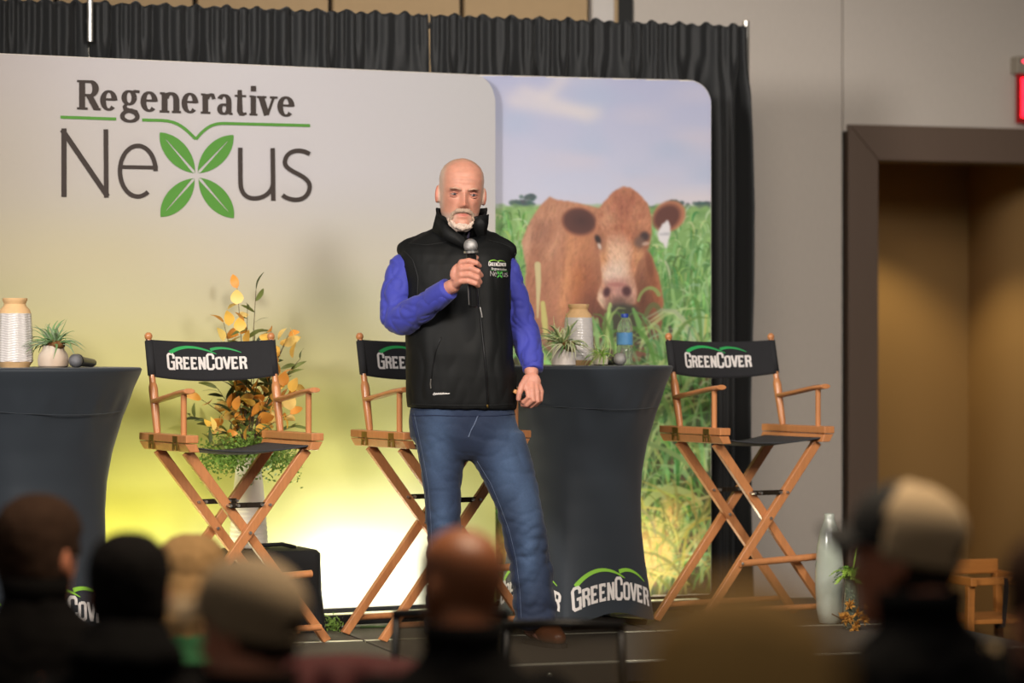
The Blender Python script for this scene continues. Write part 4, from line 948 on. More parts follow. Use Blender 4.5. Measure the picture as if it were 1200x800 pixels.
# celadon floor vase and its neighbours right of the right chair
Yv = 11.80; p = at(972, 730, Yv); p.z = STAGE_Z
cv_ = thing('celadon_vase', 'tall glossy pale green bottle vase right of the right chair', 'vase', p, 0)
MB().lathe([(.034, 0), (.046, .004), (.056, .06), (.060, .16), (.059, .24), (.052, .32), (.040, .38), (.026, .42), (.020, .44), (.021, .455), (.018, .457), (.014, .44)], 40).obj('body', mat('celadon_glaze', (148, 158, 140), .15, var=.12, nscale=5, coat=.8, rgb2=(186, 188, 180)), cv_, smooth=True)
p = at(998, 725, 11.6); p.z = STAGE_Z
gv = thing('glass_vase_greens', 'slim glass vase of ferns and dried gold flowers behind the capped man', 'plant', p, 0)
MB().lathe([(.030, 0), (.034, .004), (.032, .1), (.028, .2), (.032, .215), (.029, .215), (.025, .2), (.028, .02)], 32).obj('glass', mat('green_glass', (190, 200, 180), .05, trans=.9, ior=1.4, var=.02), gv, smooth='auto')
mf = [mat('fern_green', (92, 142, 44), .5, var=.35, nscale=30), mat('fern_lime', (150, 186, 70), .5, var=.25, nscale=30)]
for i in range(26):
    a = rq.uniform(0, 2*PI); l = rq.uniform(.05, .10); P = [Vector((0, 0, .2))+Vector((math.cos(a)*l*t, math.sin(a)*l*t*.7, .10*t-.09*t*t+.02*math.sin(i))) for t in np.linspace(0, 1, 9)]
    fr = MB().tube(P, .0015, 5)
    for j in range(1, 9):
        d = (P[j]-P[j-1]).normalized(); s_ = d.cross(Vector((0, 0, 1))).normalized(); w_ = .030*(1-j/11)
        for sg in (-1, 1): fr.add([P[j], P[j]+s_*sg*w_*.5+d*.012, P[j]+s_*sg*w_+d*.010+Vector((0, 0, .003)), P[j]+s_*sg*w_*.5-d*.002], [(0, 1, 2, 3)])
    fr.obj('fern_frond', mf[i % 2], gv, normals=False)
MB().tube([(.0, 0, .2), (.012, -.01, .28), (.02, -.02, .335)], [.006, .012, .004], 8, flat=(.3, 1)).obj('tall_leaf', mf[1], gv, smooth=True)
for i in range(9):
    a = i*2.4; c_ = Vector((.055*math.cos(a)*(i/9+.3), -.05-.02*(i % 3), .02+.075*(i/9)+.03*math.sin(a)))
    fl = MB()
    for j in range(26):
        d = Vector((rq.normal(), rq.normal()-.5, rq.normal()+.2)).normalized(); s_ = d.orthogonal().normalized(); l = rq.uniform(.018, .036)
        fl.add([c_, c_+d*l*.5+s_*l*.22, c_+d*l, c_+d*l*.5-s_*l*.22], [(0, 1, 2, 3)])
    fl.obj('dried_flower', mat('dried_gold', (176, 124, 52), .7, var=.4, nscale=50), gv, normals=False)
MB().tube([(0, 0, .0), (-.06, -.03, .05), (-.085, -.03, .062)], .003, 6).obj('twig', m_stem, gv)
# loose cable and a tuft of garland by the wash light
cb = MB().tube([(x, 11.55+.03*math.sin(x*9)+.33*(x+.9)*.3, STAGE_Z+.006) for x in np.linspace(-.62, .0, 40)], .005, 8)
tag(cb.obj('stage_cable', mat('cable_green', (60, 84, 40), .5), smooth=True), 'thin green cable lying along the foot of the pale panel', 'cable')
g0 = at(391, 722, 11.50); g0.z = STAGE_Z
tuft = MB(); tuft.tube([g0, g0+Vector((.003, 0, .03))], .003, 6)
for i in range(150):
    c_ = g0+Vector((rq.normal(0, .018), rq.normal(0, .015), abs(rq.normal(.02, .018))+.002)); d = Vector((rq.normal(), rq.normal(), rq.normal()+.4)).normalized(); s_ = d.orthogonal().normalized()*.004
    tuft.add([c_, c_+d*.008+s_, c_+d*.016, c_+d*.008-s_], [(0, 1, 2, 3)])
tag(tuft.obj('boxwood_sprig', _m['boxwood_green'], normals=False), 'small green sprig lying by the black wash light', 'sprig')
# ================================================================== people: shared shapes
HZ = [-.125, -.118, -.108, -.095, -.07, -.04, -.01, .02, .05, .075, .095, .110, .119, .1245]
HA = [.018, .034, .046, .055, .064, .070, .0735, .0755, .0765, .073, .062, .045, .028, .006]
HF = [-.070, -.082, -.088, -.090, -.089, -.088, -.088, -.090, -.089, -.081, -.066, -.046, -.028, -.006]
HB = [-.020, .000, .020, .040, .062, .080, .091, .098, .100, .094, .078, .056, .034, .008]
def head_points(nz=72, na=72, face=True, grow=0.0):
    zs = np.concatenate([np.linspace(-.125, -.09, 10), np.linspace(-.086, .08, nz-24), np.linspace(.084, .1245, 14)])
    t = np.linspace(0, 2*PI, na, endpoint=False); rings = []
    for z in zs:
        a = np.interp(z, HZ, HA)+grow; f = -np.interp(z, HZ, HF)+grow; b = np.interp(z, HZ, HB)+grow
        x = a*np.sign(np.cos(t))*np.abs(np.cos(t))**.92; s = np.sin(t); y = np.where(s < 0, .012+(f+.012)*s*1.0, .012+(b-.012)*s)
        zz = np.full_like(x, z*(1+grow/.125))
        if face:
            fr = np.clip((-y-.02)/.04, 0, 1); ax = np.abs(x)
            g = lambda c, s_: np.exp(-((z-c)/s_)**2)
            nose = np.interp(z, [-.052, -.045, -.037, -.02, .0, .014, .022], [0, .017, .031, .023, .013, .006, 0]); sg = np.interp(z, [-.05, -.035, 0, .02], [.014, .011, .008, .009])
            y = y-fr*nose*np.exp(-(x/sg)**2)-fr*.006*g(-.04, .008)*np.exp(-((ax-.012)/.006)**2)
            y = y-fr*.006*g(.020, .008)*np.exp(-((ax-.026)/.02)**2)+fr*.010*g(.0, .011)*np.exp(-((ax-.032)/.015)**2)
            y = y-fr*.005*g(-.022, .014)*np.exp(-((ax-.044)/.014)**2)+fr*.004*g(-.055, .02)*np.exp(-((ax-.045)/.014)**2)
            y = y-fr*.005*g(-.064, .005)*np.exp(-(x/.02)**2)-fr*.006*g(-.078, .006)*np.exp(-(x/.017)**2)+fr*.003*g(-.071, .003)*np.exp(-(x/.022)**2)
            y = y-fr*.007*g(-.108, .012)*np.exp(-(x/.02)**2)
            y = y+fr*.0035*np.exp(-((ax-.026+(z+.045)*.45)/.004)**2)*g(-.045, .016)-fr*.0025*g(-.014, .005)*np.exp(-((ax-.033)/.013)**2)
            y = y+fr*.0012*np.sin(z*430)*np.clip((z-.03)/.01, 0, 1)*np.clip((.07-z)/.01, 0, 1)*np.exp(-(x/.04)**2)
        rings.append(np.stack([x, y, zz], 1))
    return rings
def add_head(mb, M, face=True, ears=True):
    mb2 = MB().loft([[tuple(p) for p in r] for r in head_points(face=face)], True)
    if ears:
        for s in (-1, 1):
            mb2.ell((s*.079, .016, -.006), (.009, .019, .033), 16, Matrix.Rotation(s*.25, 3, 'Z') @ Matrix.Rotation(-.15, 3, 'X'))
            mb2.ell((s*.075, .006, -.016), (.010, .012, .02), 12)
    mb2.xf(M); mb.add(mb2.v, mb2.f)
def ell_ring(c, a, f, b, p=.85, n=64, yaw=0.0, tilt=0.0):
    """body cross-section: half width a, depth f to the front (-y) and b to the back"""
    out = []
    for k in range(n):
        t = 2*PI*k/n; ct, s_ = math.cos(t), math.sin(t)
        x = a*math.copysign(abs(ct)**p, ct); y = (f if s_ < 0 else b)*math.copysign(abs(s_)**p, s_)
        v_ = Matrix.Rotation(yaw, 3, 'Z') @ Vector((x, y, tilt*x)); out.append(Vector(c)+v_)
    return out
def wrinkle(me, amp, scale, stretch=(1, 1, 1), seed=0.0, ridged=True):
    co = verts_np(me); nr = normals_np(me); d = np.empty(len(co))
    for i in range(len(co)):
        x, y, z = co[i]; q = mnoise.noise(Vector((x*scale*stretch[0]+seed, y*scale*stretch[1], z*scale*stretch[2])))
        d[i] = (abs(q)*2-.5) if ridged else q
    set_verts(me, co+nr*(d*amp)[:, None])
def crease(me, amp, scale, stretch, seed, shear=0.0):
    co = verts_np(me); nr = normals_np(me); d = np.empty(len(co))
    for i in range(len(co)):
        x, y, z = co[i]; q = mnoise.noise(Vector(((x+shear*z)*scale*stretch[0]+seed, y*scale*stretch[1], (z-shear*x)*scale*stretch[2])))
        d[i] = -max(0.0, 1-abs(q)*2.6)**2.5+.35*q
    set_verts(me, co+nr*(d*amp)[:, None])
def hand(mb, wrist, palm_c, knuckles, fingers, thumb, r=1.0):
    """one hand: wrist -> palm slab -> four fingers (each a list of joints) and a thumb"""
    for k in knuckles: mb.capsule([wrist, Vector(wrist).lerp(Vector(k), .55), k], [.017*r, .0145*r, .0115*r], 10)
    for f_ in fingers: mb.capsule(f_, [.0105*r, .0100*r, .0092*r, .0078*r][:len(f_)], 10)
    mb.capsule(thumb, [.015*r, .013*r, .011*r, .009*r][:len(thumb)], 10)

# ================================================================== the speaker on the stage
MY = 11.0; MX = (560-600)*MY/F_PX
def V(px, py, dy=0.0):
    """the speaker's local point: photograph position at dy metres behind (+) or before (-) him"""
    p = at(px, py, MY+dy); return Vector((p.x-MX, dy, p.z-STAGE_Z))
man = thing('person', 'standing bearded bald man in black vest, blue shirt and jeans holding a microphone', 'person', (MX, MY, STAGE_Z), 0)
HS = 1.10; hc_ = V(540.5, 227, -.035)
HM = Matrix.Translation(hc_) @ Matrix.Rotation(math.radians(8), 4, 'Z') @ Matrix.Rotation(math.radians(3.0), 4, 'Y') @ Matrix.Rotation(math.radians(4), 4, 'X') @ Matrix.Diagonal((HS*1.03, HS*1.0, HS*1.0, 1))
b = MB(); add_head(b, HM)
b.capsule([V(541, 245, .02), V(541, 270, .02), V(540, 292, .02)], [.062, .064, .075], 20)
b.loft([ell_ring(V(*p), *q) for p, q in (((541,480,.01),(.17,.10,.10)),((541,440,.01),(.17,.11,.10)),((539,400,0),(.165,.115,.10)),((538,350,0),(.165,.11,.10)),((536,310,0),(.175,.09,.09)),((536,292,.01),(.16,.07,.08)),((537,280,.01),(.09,.05,.06)))], True)
SHR, ELR, WRR = V(482,304,.02), V(464,371,-.07), V(531,335,-.285)
SHL, ELL_, WRL = V(594,304,.02), V(613,382,.04), V(623,436,-.03)
b.capsule([SHR, ELR], [.028, .032], 16); b.capsule([ELR, ELR.lerp(WRR, .4), WRR], [.030, .029, .028], 16)
b.capsule([SHL, ELL_], [.026, .030], 16); b.capsule([ELL_, ELL_.lerp(WRL, .4), WRL], [.028, .028, .027], 16)
# right hand round the microphone (fingers cross its front, thumb behind it)
MT, MBt = V(551.5, 288, -.315), V(555.2, 357, -.300)
mic_ax = (MBt-MT).normalized()
def fing(k, p1, p2, p3): return [V(*k), V(*p1), V(*p2), V(*p3)]
hand(b, WRR, None, [V(541,307.5,-.335), V(541.5,315,-.340), V(541,322.5,-.338), V(540,329.5,-.332)],
     [fing((541,307.5,-.335), (549.5,305.5,-.352), (558.5,308,-.345), (562,311.5,-.325)),
      fing((541.5,315,-.340), (550.5,313.8,-.356), (560.5,318,-.348), (564,322.5,-.326)),
      fing((541,322.5,-.338), (550,321.8,-.354), (559.8,326,-.347), (562.8,330.5,-.326)),
      fing((540,329.5,-.332), (548.5,329,-.348), (557.5,332.2,-.342), (560.2,335,-.324))],
     [V(535,325,-.29), V(542,314,-.272), V(551,306,-.272), V(558,302,-.280)], 1.18)
b.ell(V(537,319,-.315), (.030, .018, .040), 14, Matrix.Rotation(.5, 3, 'Y'))
# left hand: hanging, half closed on the remote
hand(b, WRL, None, [V(617.5,454,-.075), V(623.5,457.5,-.080), V(629.5,459.5,-.073), V(634,459,-.058)],
     [[V(617.5,454,-.075), V(619.5,465.5,-.088), V(613.5,471,-.075), V(610.5,470.5,-.06)],
      [V(623.5,457.5,-.080), V(625,469,-.088), V(617.5,474.5,-.072), V(612,474.2,-.055)],
      [V(629.5,459.5,-.073), V(630,470,-.078), V(622.5,475.8,-.06), V(614,475.5,-.045)],
      [V(634,459,-.058), V(633.5,468.5,-.062), V(627.5,474,-.045), V(619,475,-.032)]],
     [V(617.5,443,-.055), V(611.5,452,-.075), V(608.5,461,-.085), V(607.5,467.5,-.085)], 1.05)
b.ell(V(624,448,-.052), (.034, .019, .040), 14)
# legs and feet
HPR, KNR, ANR = V(517,500,0), V(519,608,-.015), V(521,732,.03)
HPL, KNL, ANL = V(574,500,0), V(607,610,-.04), V(625,735,0)
b.capsule([HPR, KNR, ANR], [.075, .052, .038], 16); b.capsule([HPL, KNL, ANL], [.075, .052, .038], 16)
b.capsule([ANR, V(518,744,-.06)], [.030, .022], 12); b.capsule([ANL, V(634,744,-.06)], [.030, .022], 12)
body_me = remesh(b, .0033, 1, .5)
co = verts_np(body_me); iv = np.array(HM.inverted()); hl = co @ iv[:3, :3].T+iv[:3, 3]
x, y, z = hl.T; skin = np.tile(s2l((198, 140, 118)), (len(co), 1))
def tint(mask, c, op):
    global skin
    m = (np.clip(mask, 0, 1)*op)[:, None]; skin = skin*(1-m)+s2l(c)*m
inh = (z > -.17) & (np.abs(x) < .11) & (np.abs(y) < .14); G = lambda c, w_, q: np.exp(-((q-c)/w_)**2)
H1 = inh.astype(float)
tint(H1*np.clip((z-.03)/.03, 0, 1)*np.clip((y+.045)/.04, 0, 1), (188, 156, 132), .75)          # cropped hair on the crown
tint(H1*np.clip((np.abs(x)-.056)/.012, 0, 1)*np.clip((z+.09)/.05, 0, 1)*np.clip((y+.07)/.05, 0, 1)*(np.abs(x) < .082), (200, 174, 156), .8)
tint(H1*G(0, .016, x)*G(-.034, .014, z)*(y < -.08), (206, 126, 104), .45)                          # nose
tint(H1*G(.046, .016, np.abs(x))*G(-.022, .018, z)*(y < -.03), (202, 130, 108), .4)             # cheeks
tint(H1*(np.abs(x) > .079), (204, 118, 98), .6)                                                  # ears
tint(H1*G(.032, .018, np.abs(x))*G(.004, .010, z)*(y < -.05), (140, 86, 74), .8)                # eye hollows, shade painted into the skin colour
tint(H1*G(0, .020, x)*G(-.072, .0055, z)*(y < -.07), (178, 92, 84), .9)                          # lips
tint(H1*np.clip((-.062-z)/.018, 0, 1)*np.clip((np.abs(x)-.016)/.02, 0, 1)*(y < .03), (206, 188, 174), .6)   # stubble
tint((~inh)*G(0, 1, 0*x), (198, 136, 116), .7)
set_color(body_me, skin)
m_skin = mat('skin_fair', rough=.5, var=.16, nscale=45, attr='col', bump=.15, bscale=300, sss=.12)
mkobj('body', body_me, m_skin, man, smooth=True)
# eyes, brows, moustache and goatee
m_eye = mat('eye_white', (176, 158, 150), .25, var=.03); m_iris = mat('iris_dark', (52, 56, 66), .2); m_brow = mat('brow_grey', (188, 148, 126), .8, var=.3, nscale=300)
m_beard = mat('beard_white', (208, 186, 170), .8, var=.25, nscale=220, bump=.7, bscale=420); m_must = mat('moustache_grey', (176, 150, 130), .8, var=.3, nscale=240, bump=.7, bscale=420)
for s in (-1, 1):
    e = MB().ell((s*.033, -.0745, -.001), (.0105, .009, .0042), 16).xf(HM).obj('eye', m_eye, man, smooth=True)
    MB().ell((s*.033+.001, -.0816, -.0005), (.0046, .0026, .0042), 12).xf(HM).obj('iris', m_iris, e, smooth=True)
    MB().tube([(s*.012, -.0955, .015), (s*.030, -.0955, .021), (s*.050, -.080, .017)], [.0032, .0040, .002], 8, flat=(1, .5)).xf(HM).obj('eyebrow', m_brow, man, smooth=True)
m_lid = mat('eyelid_skin', (176, 116, 98), .5, var=.1)
for s in (-1, 1):
    MB().capsule([(s*.020, -.0795, .0030), (s*.033, -.0850, .0058), (s*.047, -.0765, .0022)], [.0026, .0034, .0022], 8).xf(HM).obj('eyelid', m_lid, man, smooth=True)
    MB().capsule([(s*.022, -.0805, -.0075), (s*.034, -.0835, -.0100), (s*.047, -.0765, -.0070)], [.0020, .0032, .0018], 8).xf(HM).obj('eye_bag', m_lid, man, smooth=True)
def lump(pts, rad, voxel=.0035): 
    q = MB()
    for P, R in zip(pts, rad): q.capsule(P, R, 12)
    return q
mo = lump([[(-.001, -.0925, -.056), (-.018, -.0895, -.058), (-.033, -.079, -.068), (-.040, -.070, -.094)], [(.001, -.0925, -.056), (.018, -.0895, -.058), (.033, -.079, -.068), (.040, -.070, -.094)]], [[.0088, .0088, .0068, .0048]]*2).xf(HM)
mm_ = remesh(mo, .0028, 3); wrinkle(mm_, .0022, 130, (1, 1, .5), 2.0); mkobj('moustache', mm_, m_must, man, smooth=True)
go = lump([[(-.036, -.072, -.096), (-.024, -.084, -.112), (0, -.092, -.118), (.024, -.084, -.112), (.036, -.072, -.096)], [(-.012, -.090, -.106), (0, -.093, -.108), (.012, -.090, -.106)], [(-.045, -.060, -.090), (-.036, -.064, -.108), (-.015, -.070, -.122), (.015, -.070, -.122), (.036, -.064, -.108), (.045, -.060, -.090)]], [[.005, .008, .010, .008, .005], [.006, .007, .006], [.005, .008, .010, .010, .008, .005]]).xf(HM)
mm_ = remesh(go, .0028, 3); wrinkle(mm_, .0022, 130, (1, 1, .5), 4.0); mkobj('goatee', mm_, m_beard, man, smooth=True)

# ---- shirt: sleeves, collar band and the tail below the vest
m_shirt = mat('shirt_blue', (54, 60, 158), .7, var=.10, nscale=40, bump=.12, bscale=500, sheen=.15)
sh_ = MB()
sh_.capsule([V(488,302,.02), V(473,314,.015), V(465,345,-.02), V(464,372,-.07)], [.056, .068, .066, .064], 24)
sh_.capsule([V(466,372,-.07), V(472,374,-.09), V(496,360,-.18), V(520,345,-.262)], [.066, .066, .058, .044], 24)
sh_.capsule([V(590,304,.02), V(597,320,.02), V(605,350,.035), V(613,385,.045)], [.050, .050, .054, .058], 24)
sh_.capsule([V(613,385,.045), V(618,402,.035), V(622.5,424,-.01)], [.060, .060, .046], 24)
sh_.loft([ell_ring(V(*p), *q) for p, q in (((541,484,.0),(.17,.118,.115)),((541,440,.0),(.172,.115,.11)),((538,400,0),(.17,.115,.11)),((537,330,0),(.17,.10,.10)),((537,295,.01),(.16,.08,.09)))], True)
me = remesh(sh_, .0065, 4); crease(me, .0080, 6.5, (1.2, 1, 1.3), 3.1, .5); crease(me, .0045, 13, (1, 1, 1.3), 8.0, -.6)
shirt = mkobj('shirt', me, m_shirt, man, smooth=True)
# cuffs
def cuff(a, b_, r0, r1, nm):
    a = Vector(a); b_ = Vector(b_); return MB().tube([a, a.lerp(b_, .1), a.lerp(b_, .9), b_, a.lerp(b_, .96)], [r0*.93, r0, r1, r1*.98, r1*.80], 28, caps=False).obj(nm, m_shirt, shirt, smooth=True)
cuff(V(507,352,-.222), V(526,338,-.276), .050, .043, 'cuff'); cuff(V(623.5,414,.012), V(624.5,434,-.022), .046, .0405, 'cuff')
cl = MB()
for k in range(2):
    s = -1 if k == 0 else 1
    P = [V(541+s*14, 262, -.035), V(541+s*10, 271, -.062), V(545+s*3, 279, -.085)]
    cl.tube(P, [.008, .010, .006], 10, flat=(1, .45))
cl.obj('shirt_collar', mat('shirt_dark_collar', (38, 32, 52), .8), shirt, smooth=True)
tl = MB().loft([ell_ring(V(552,y_,-.015), a_, .108, .08) for y_, a_ in ((474, .075), (482, .075), (487, .062))], True).obj('shirt_tail', m_shirt, shirt, smooth=True)

# ---- vest
m_vestb = mat('vest_softshell', (11, 12, 12), .62, var=.15, nscale=25, bump=.1, bscale=500, spec=.3)
vs_ = MB()
VR = [((541,479,.0),(.211,.142,.125)),((541,470,.0),(.213,.148,.128)),((540.5,440,.0),(.215,.158,.13)),((538.5,415,.0),(.208,.160,.13)),((537,390,.0),(.205,.155,.13)),((536.5,360,.0),(.204,.148,.13)),((536,330,.0),(.208,.140,.13)),((535.5,312,.0),(.213,.130,.125)),((535,300,.005),(.216,.118,.118)),((535,291,.01),(.212,.103,.110)),((535.5,284,.015),(.190,.088,.10)),((537,276,.018),(.148,.076,.090)),((538.5,269,.02),(.108,.070,.082)),((539.5,262,.02),(.085,.068,.078))]
vs_.loft([ell_ring(V(*p), *q, p=.88, tilt=-.02) for p, q in VR], True)
vs_.capsule([V(500,286,.015), V(476,292,.015)], [.050, .036], 16); vs_.capsule([V(575,286,.015), V(596,294,.015)], [.050, .036], 16)
me = remesh(vs_, .007, 5)
# open the armholes a little: pinch the flanks where the sleeves leave
wrinkle(me, .004, 9, (1, 1, .8), 5.5, False); wrinkle(me, .003, 16, (1.3, 1, .5), 1.5, True)
vest = mkobj('vest', me, m_vestb, man, smooth=True); vbv = bvh_of(me)
def on_front(px, py, off=.003):
    p0 = V(px, py, -.6); p1 = V(px, py, 0.3); d = (p1-p0).normalized(); h = vbv.ray_cast(p0, d)
    return h[0]-d*off if h[0] is not None else None
# standing collar, open at the front
rows = []
for k in range(41):
    t = math.radians(-66+312*k/40-0); ang = -PI/2+math.radians(24+312*k/40)
    row = []
    for j in range(6):
        h = j/5; frontness = max(0, -math.sin(ang)); R = .082+.012*h+.010*max(0, frontness)*h
        c0 = V(541, 268, .012); zz = c0.z+.082*h*(1-.22*frontness)-.030*frontness-.012*(1-h)
        if 0 <= k <= 6: R += .020*h*(1-k/6)          # the left flap folds outward
        row.append((c0.x+R*math.cos(ang)*1.0, c0.y+R*math.sin(ang)*1.02, zz+(.004 if k < 3 else 0)))
    rows.append(row)
o = MB().loft(rows, False, False).obj('collar', m_vestb, vest, smooth=True); so = o.modifiers.new('s', 'SOLIDIFY'); so.thickness = .006
o = MB().loft([[V(553,262,-.095), V(556,268,-.10), V(560,278,-.105)], [V(561,254,-.115), V(566,262,-.115), V(566,276,-.11)], [V(572,251,-.10), V(571,262,-.09), V(568,275,-.08)]], False, False).obj('collar_flap', m_vestb, vest, smooth=True); so = o.modifiers.new('s', 'SOLIDIFY'); so.thickness = .006
o = MB().loft([[V(512,246,-.02), V(509,258,-.03), V(506,270,-.04)], [V(522,262,-.085), V(521,270,-.095), V(520,280,-.10)], [V(544,278,-.118), V(545,284,-.118), V(546,292,-.118)]], False, False).obj('collar_flap', m_vestb, vest, smooth=True); so = o.modifiers.new('s', 'SOLIDIFY'); so.thickness = .006
def surf_line(pts, r_, nm, m_, off=.001, parent=vest, n_=24):
    P = []
    pts = np.array(pts, float); tt_ = np.linspace(0, len(pts)-1, n_)
    for t in tt_:
        i = min(int(t), len(pts)-2); q = pts[i]*(1-(t-i))+pts[i+1]*(t-i); h = on_front(q[0], q[1], off)
        if h is not None: P.append(h)
    if len(P) > 1: return MB().tube(P, r_, 6).obj(nm, m_, parent, smooth=True)
m_zip = mat('zip_black', (12, 12, 13), .35); m_seam = mat('vest_seam', (14, 15, 15), .7)
surf_line([(554,280),(557,310),(561,350),(566,400),(570,440),(572,477)], .0042, 'zip', m_zip, n_=40)
surf_line([(562.5,360),(564,366),(565,372)], .0035, 'zip_pull', m_steel, .006)
surf_line([(517,395),(511,410),(507,430),(505,448)], .0024, 'pocket_zip', m_zip); surf_line([(505,444),(504.5,450),(505,455)], .0028, 'pocket_pull', m_steel, .005)
surf_line([(571,474),(571.5,477)], .004, 'zip_stop', m_brass, .004)
surf_line([(478,285),(500,287),(520,284),(534,280)], .0016, 'yoke_seam', m_seam); surf_line([(572,281),(588,285),(602,291)], .0016, 'yoke_seam', m_seam)
surf_line([(478,473),(510,474.5),(545,475),(580,474.5),(603,473)], .0015, 'hem_seam', m_seam)
for k_, P in enumerate(([(474,294),(484,305),(490,325),(489,350),(481,372)], [(604,296),(600,315),(598,340),(598,362)])): surf_line(P, .003, 'armhole_edge', m_seam, .0)
# embroidered marks
SUBLEN = 50
ink, wd = greencover(); k_ = 20.5/wd; big, small = hills(wd)
pm = lambda x_, y_: on_front(572.5+x_*k_, 311.3-y_*k_*1.05+x_*k_*.03, .0035)
ink.on(pm, 'lettering', m_wht, vest); big.on(pm, 'hill_mark', m_hill2, vest); small.on(pm, 'hill_mark', m_hill2, vest)
kx_ = 20.5/1070.; pm = lambda cx, cy: on_front(574.5+(cx-75)*kx_, 313.2+(cy-50)*kx_*1.05+.03*(cx-75)*kx_, .0035)
for a_, m_ in ((reg, m_wht), (nx, m_wht), (gr, mat('stitch_green', (92, 190, 84), .6))):
    a_.on(pm, 'lettering' if a_ is not gr else 'leaf_emblem', m_, vest)
sc = Ink(); sc.add(ribbon([(507.5,462.5),(509,460.2),(510.3,461.8),(511.5,460.4),(512.8,461.8),(514,460.3),(515.2,461.6),(516.6,460.2),(517.6,461.8),(519.4,460.0),(520.8,461.4),(522.4,460.4),(524,461.2),(527,460.6)], .75))
sc.add(ribbon([(508,462.9),(512,461.9),(526.5,461.3)], .5)); sc.on(lambda x_, y_: on_front(x_, y_, .003), 'stitched_script', m_wht, vest)

# ---- jeans
m_jean = mat('denim_blue', rough=.8, var=.22, nscale=130, attr='col', bump=.25, bscale=700, sheen=.1)
jb = MB()
jb.loft([ell_ring(V(*p), *q) for p, q in (((541.5,470,.0),(.190,.125,.118)),((541.5,482,.0),(.203,.130,.122)),((542.5,497,.0),(.211,.132,.125)),((545,512,.0),(.213,.128,.125)),((546,522,.0),(.19,.115,.115)),((547,532,.0),(.12,.10,.10)),((548,540,0),(.06,.07,.07)))], True)
def leg_loft(L_): jb.loft([ell_ring(V((a+b_)/2, y_, dy), (b_-a)/2/303., dpt, dpt*1.02, .95, 48) for y_, a, b_, dy, dpt in L_], True)
leg_loft([(505,482,548,0,.115),(520,486,547.5,0,.115),(540,490.5,544.5,0,.105),(560,494,542,-.004,.096),(580,496.5,541,-.008,.088),(605,498.5,540.5,-.012,.082),(630,499.5,541,-.008,.078),(660,500,543,0,.078),(695,499,546,.01,.084),(730,498,549,.02,.090),(745,498,550,.025,.092)])
leg_loft([(505,543,613,0,.115),(520,545,618,0,.116),(540,552,624,-.006,.110),(560,564,629.5,-.014,.102),(585,576.5,633.5,-.026,.094),(612,586,639,-.03,.088),(635,591.5,642,-.024,.084),(660,597.5,647,-.012,.084),(690,600.5,650.5,0,.087),(716,602,652.5,.005,.092),(734,602,653,.005,.094)])
me = remesh(jb, .0075, 4)
crease(me, .0055, 5.0, (1, 1, 1.3), 2.2, .35); crease(me, .0032, 10, (1, 1, 1.5), 4.0, -.4)
# stacked folds below the knees
co = verts_np(me); nr = normals_np(me); zl = co[:, 2]
fold = np.sin(zl*58+co[:, 0]*22+3*np.sin(co[:, 0]*20+co[:, 1]*9))*np.clip((.42-zl)/.25, 0, 1)*.0035; cr_ = 1.05*np.array([abs(mnoise.noise(Vector((p[0]*11+.6*p[2]*9, p[1]*8, p[2]*19-p[0]*8))))*2-.4 for p in co])*.007*np.clip((.60-zl)/.2, 0, 1)
set_verts(me, co+nr*(fold+cr_)[:, None])
co = verts_np(me); nz_ = np.array([mnoise.noise(Vector((p[0]*7, p[1]*7, p[2]*4))) for p in co])
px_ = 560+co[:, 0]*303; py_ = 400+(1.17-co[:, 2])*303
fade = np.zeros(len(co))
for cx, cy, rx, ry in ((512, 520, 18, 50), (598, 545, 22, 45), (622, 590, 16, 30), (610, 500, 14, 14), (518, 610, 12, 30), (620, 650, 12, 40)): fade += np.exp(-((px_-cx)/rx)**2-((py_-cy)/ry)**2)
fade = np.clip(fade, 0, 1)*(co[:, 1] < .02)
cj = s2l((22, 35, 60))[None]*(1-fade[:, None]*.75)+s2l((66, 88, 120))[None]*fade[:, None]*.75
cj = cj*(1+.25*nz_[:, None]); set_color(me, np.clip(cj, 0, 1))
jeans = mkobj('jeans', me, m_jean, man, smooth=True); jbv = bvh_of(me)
def on_j(px, py, off=.001):
    p0 = V(px, py, -.6); d = (V(px, py, .3)-p0).normalized(); h = jbv.ray_cast(p0, d); return h[0]-d*off if h[0] is not None else None
m_stitch = mat('denim_stitch', (84, 96, 120), .7, var=.3); m_jd = mat('denim_dark', (24, 34, 62), .8)
def jline(pts, r_, nm, m_, n_=40):
    pts = np.array(pts, float); P = []
    for t in np.linspace(0, len(pts)-1, n_):
        i = min(int(t), len(pts)-2); q = pts[i]*(1-(t-i))+pts[i+1]*(t-i); h = on_j(q[0], q[1])
        if h is not None: P.append(h)
    if len(P) > 1: MB().tube(P, r_, 5).obj(nm, m_, jeans, smooth=True)
jline([(482,484),(492,530),(499,570),(502,612),(504,660)], .0022, 'side_seam', m_jd); jline([(485,484),(495,530),(502,570),(505,612),(507,660)], .0009, 'stitching', m_stitch)
jline([(556,540),(572,566),(583,592),(594,622),(602,656),(606,690),(608,726)], .0020, 'inner_seam', m_jd); jline([(559,540),(575,566),(586,592),(597,622),(605,656),(609,690),(611,726)], .0009, 'stitching', m_stitch)
jline([(560,487),(556,497),(552,504),(549,512)], .003, 'fly_seam', m_stitch); jline([(480,487),(510,486.5),(545,487.5),(580,487),(606,485)], .0016, 'waistband_seam', m_jd)
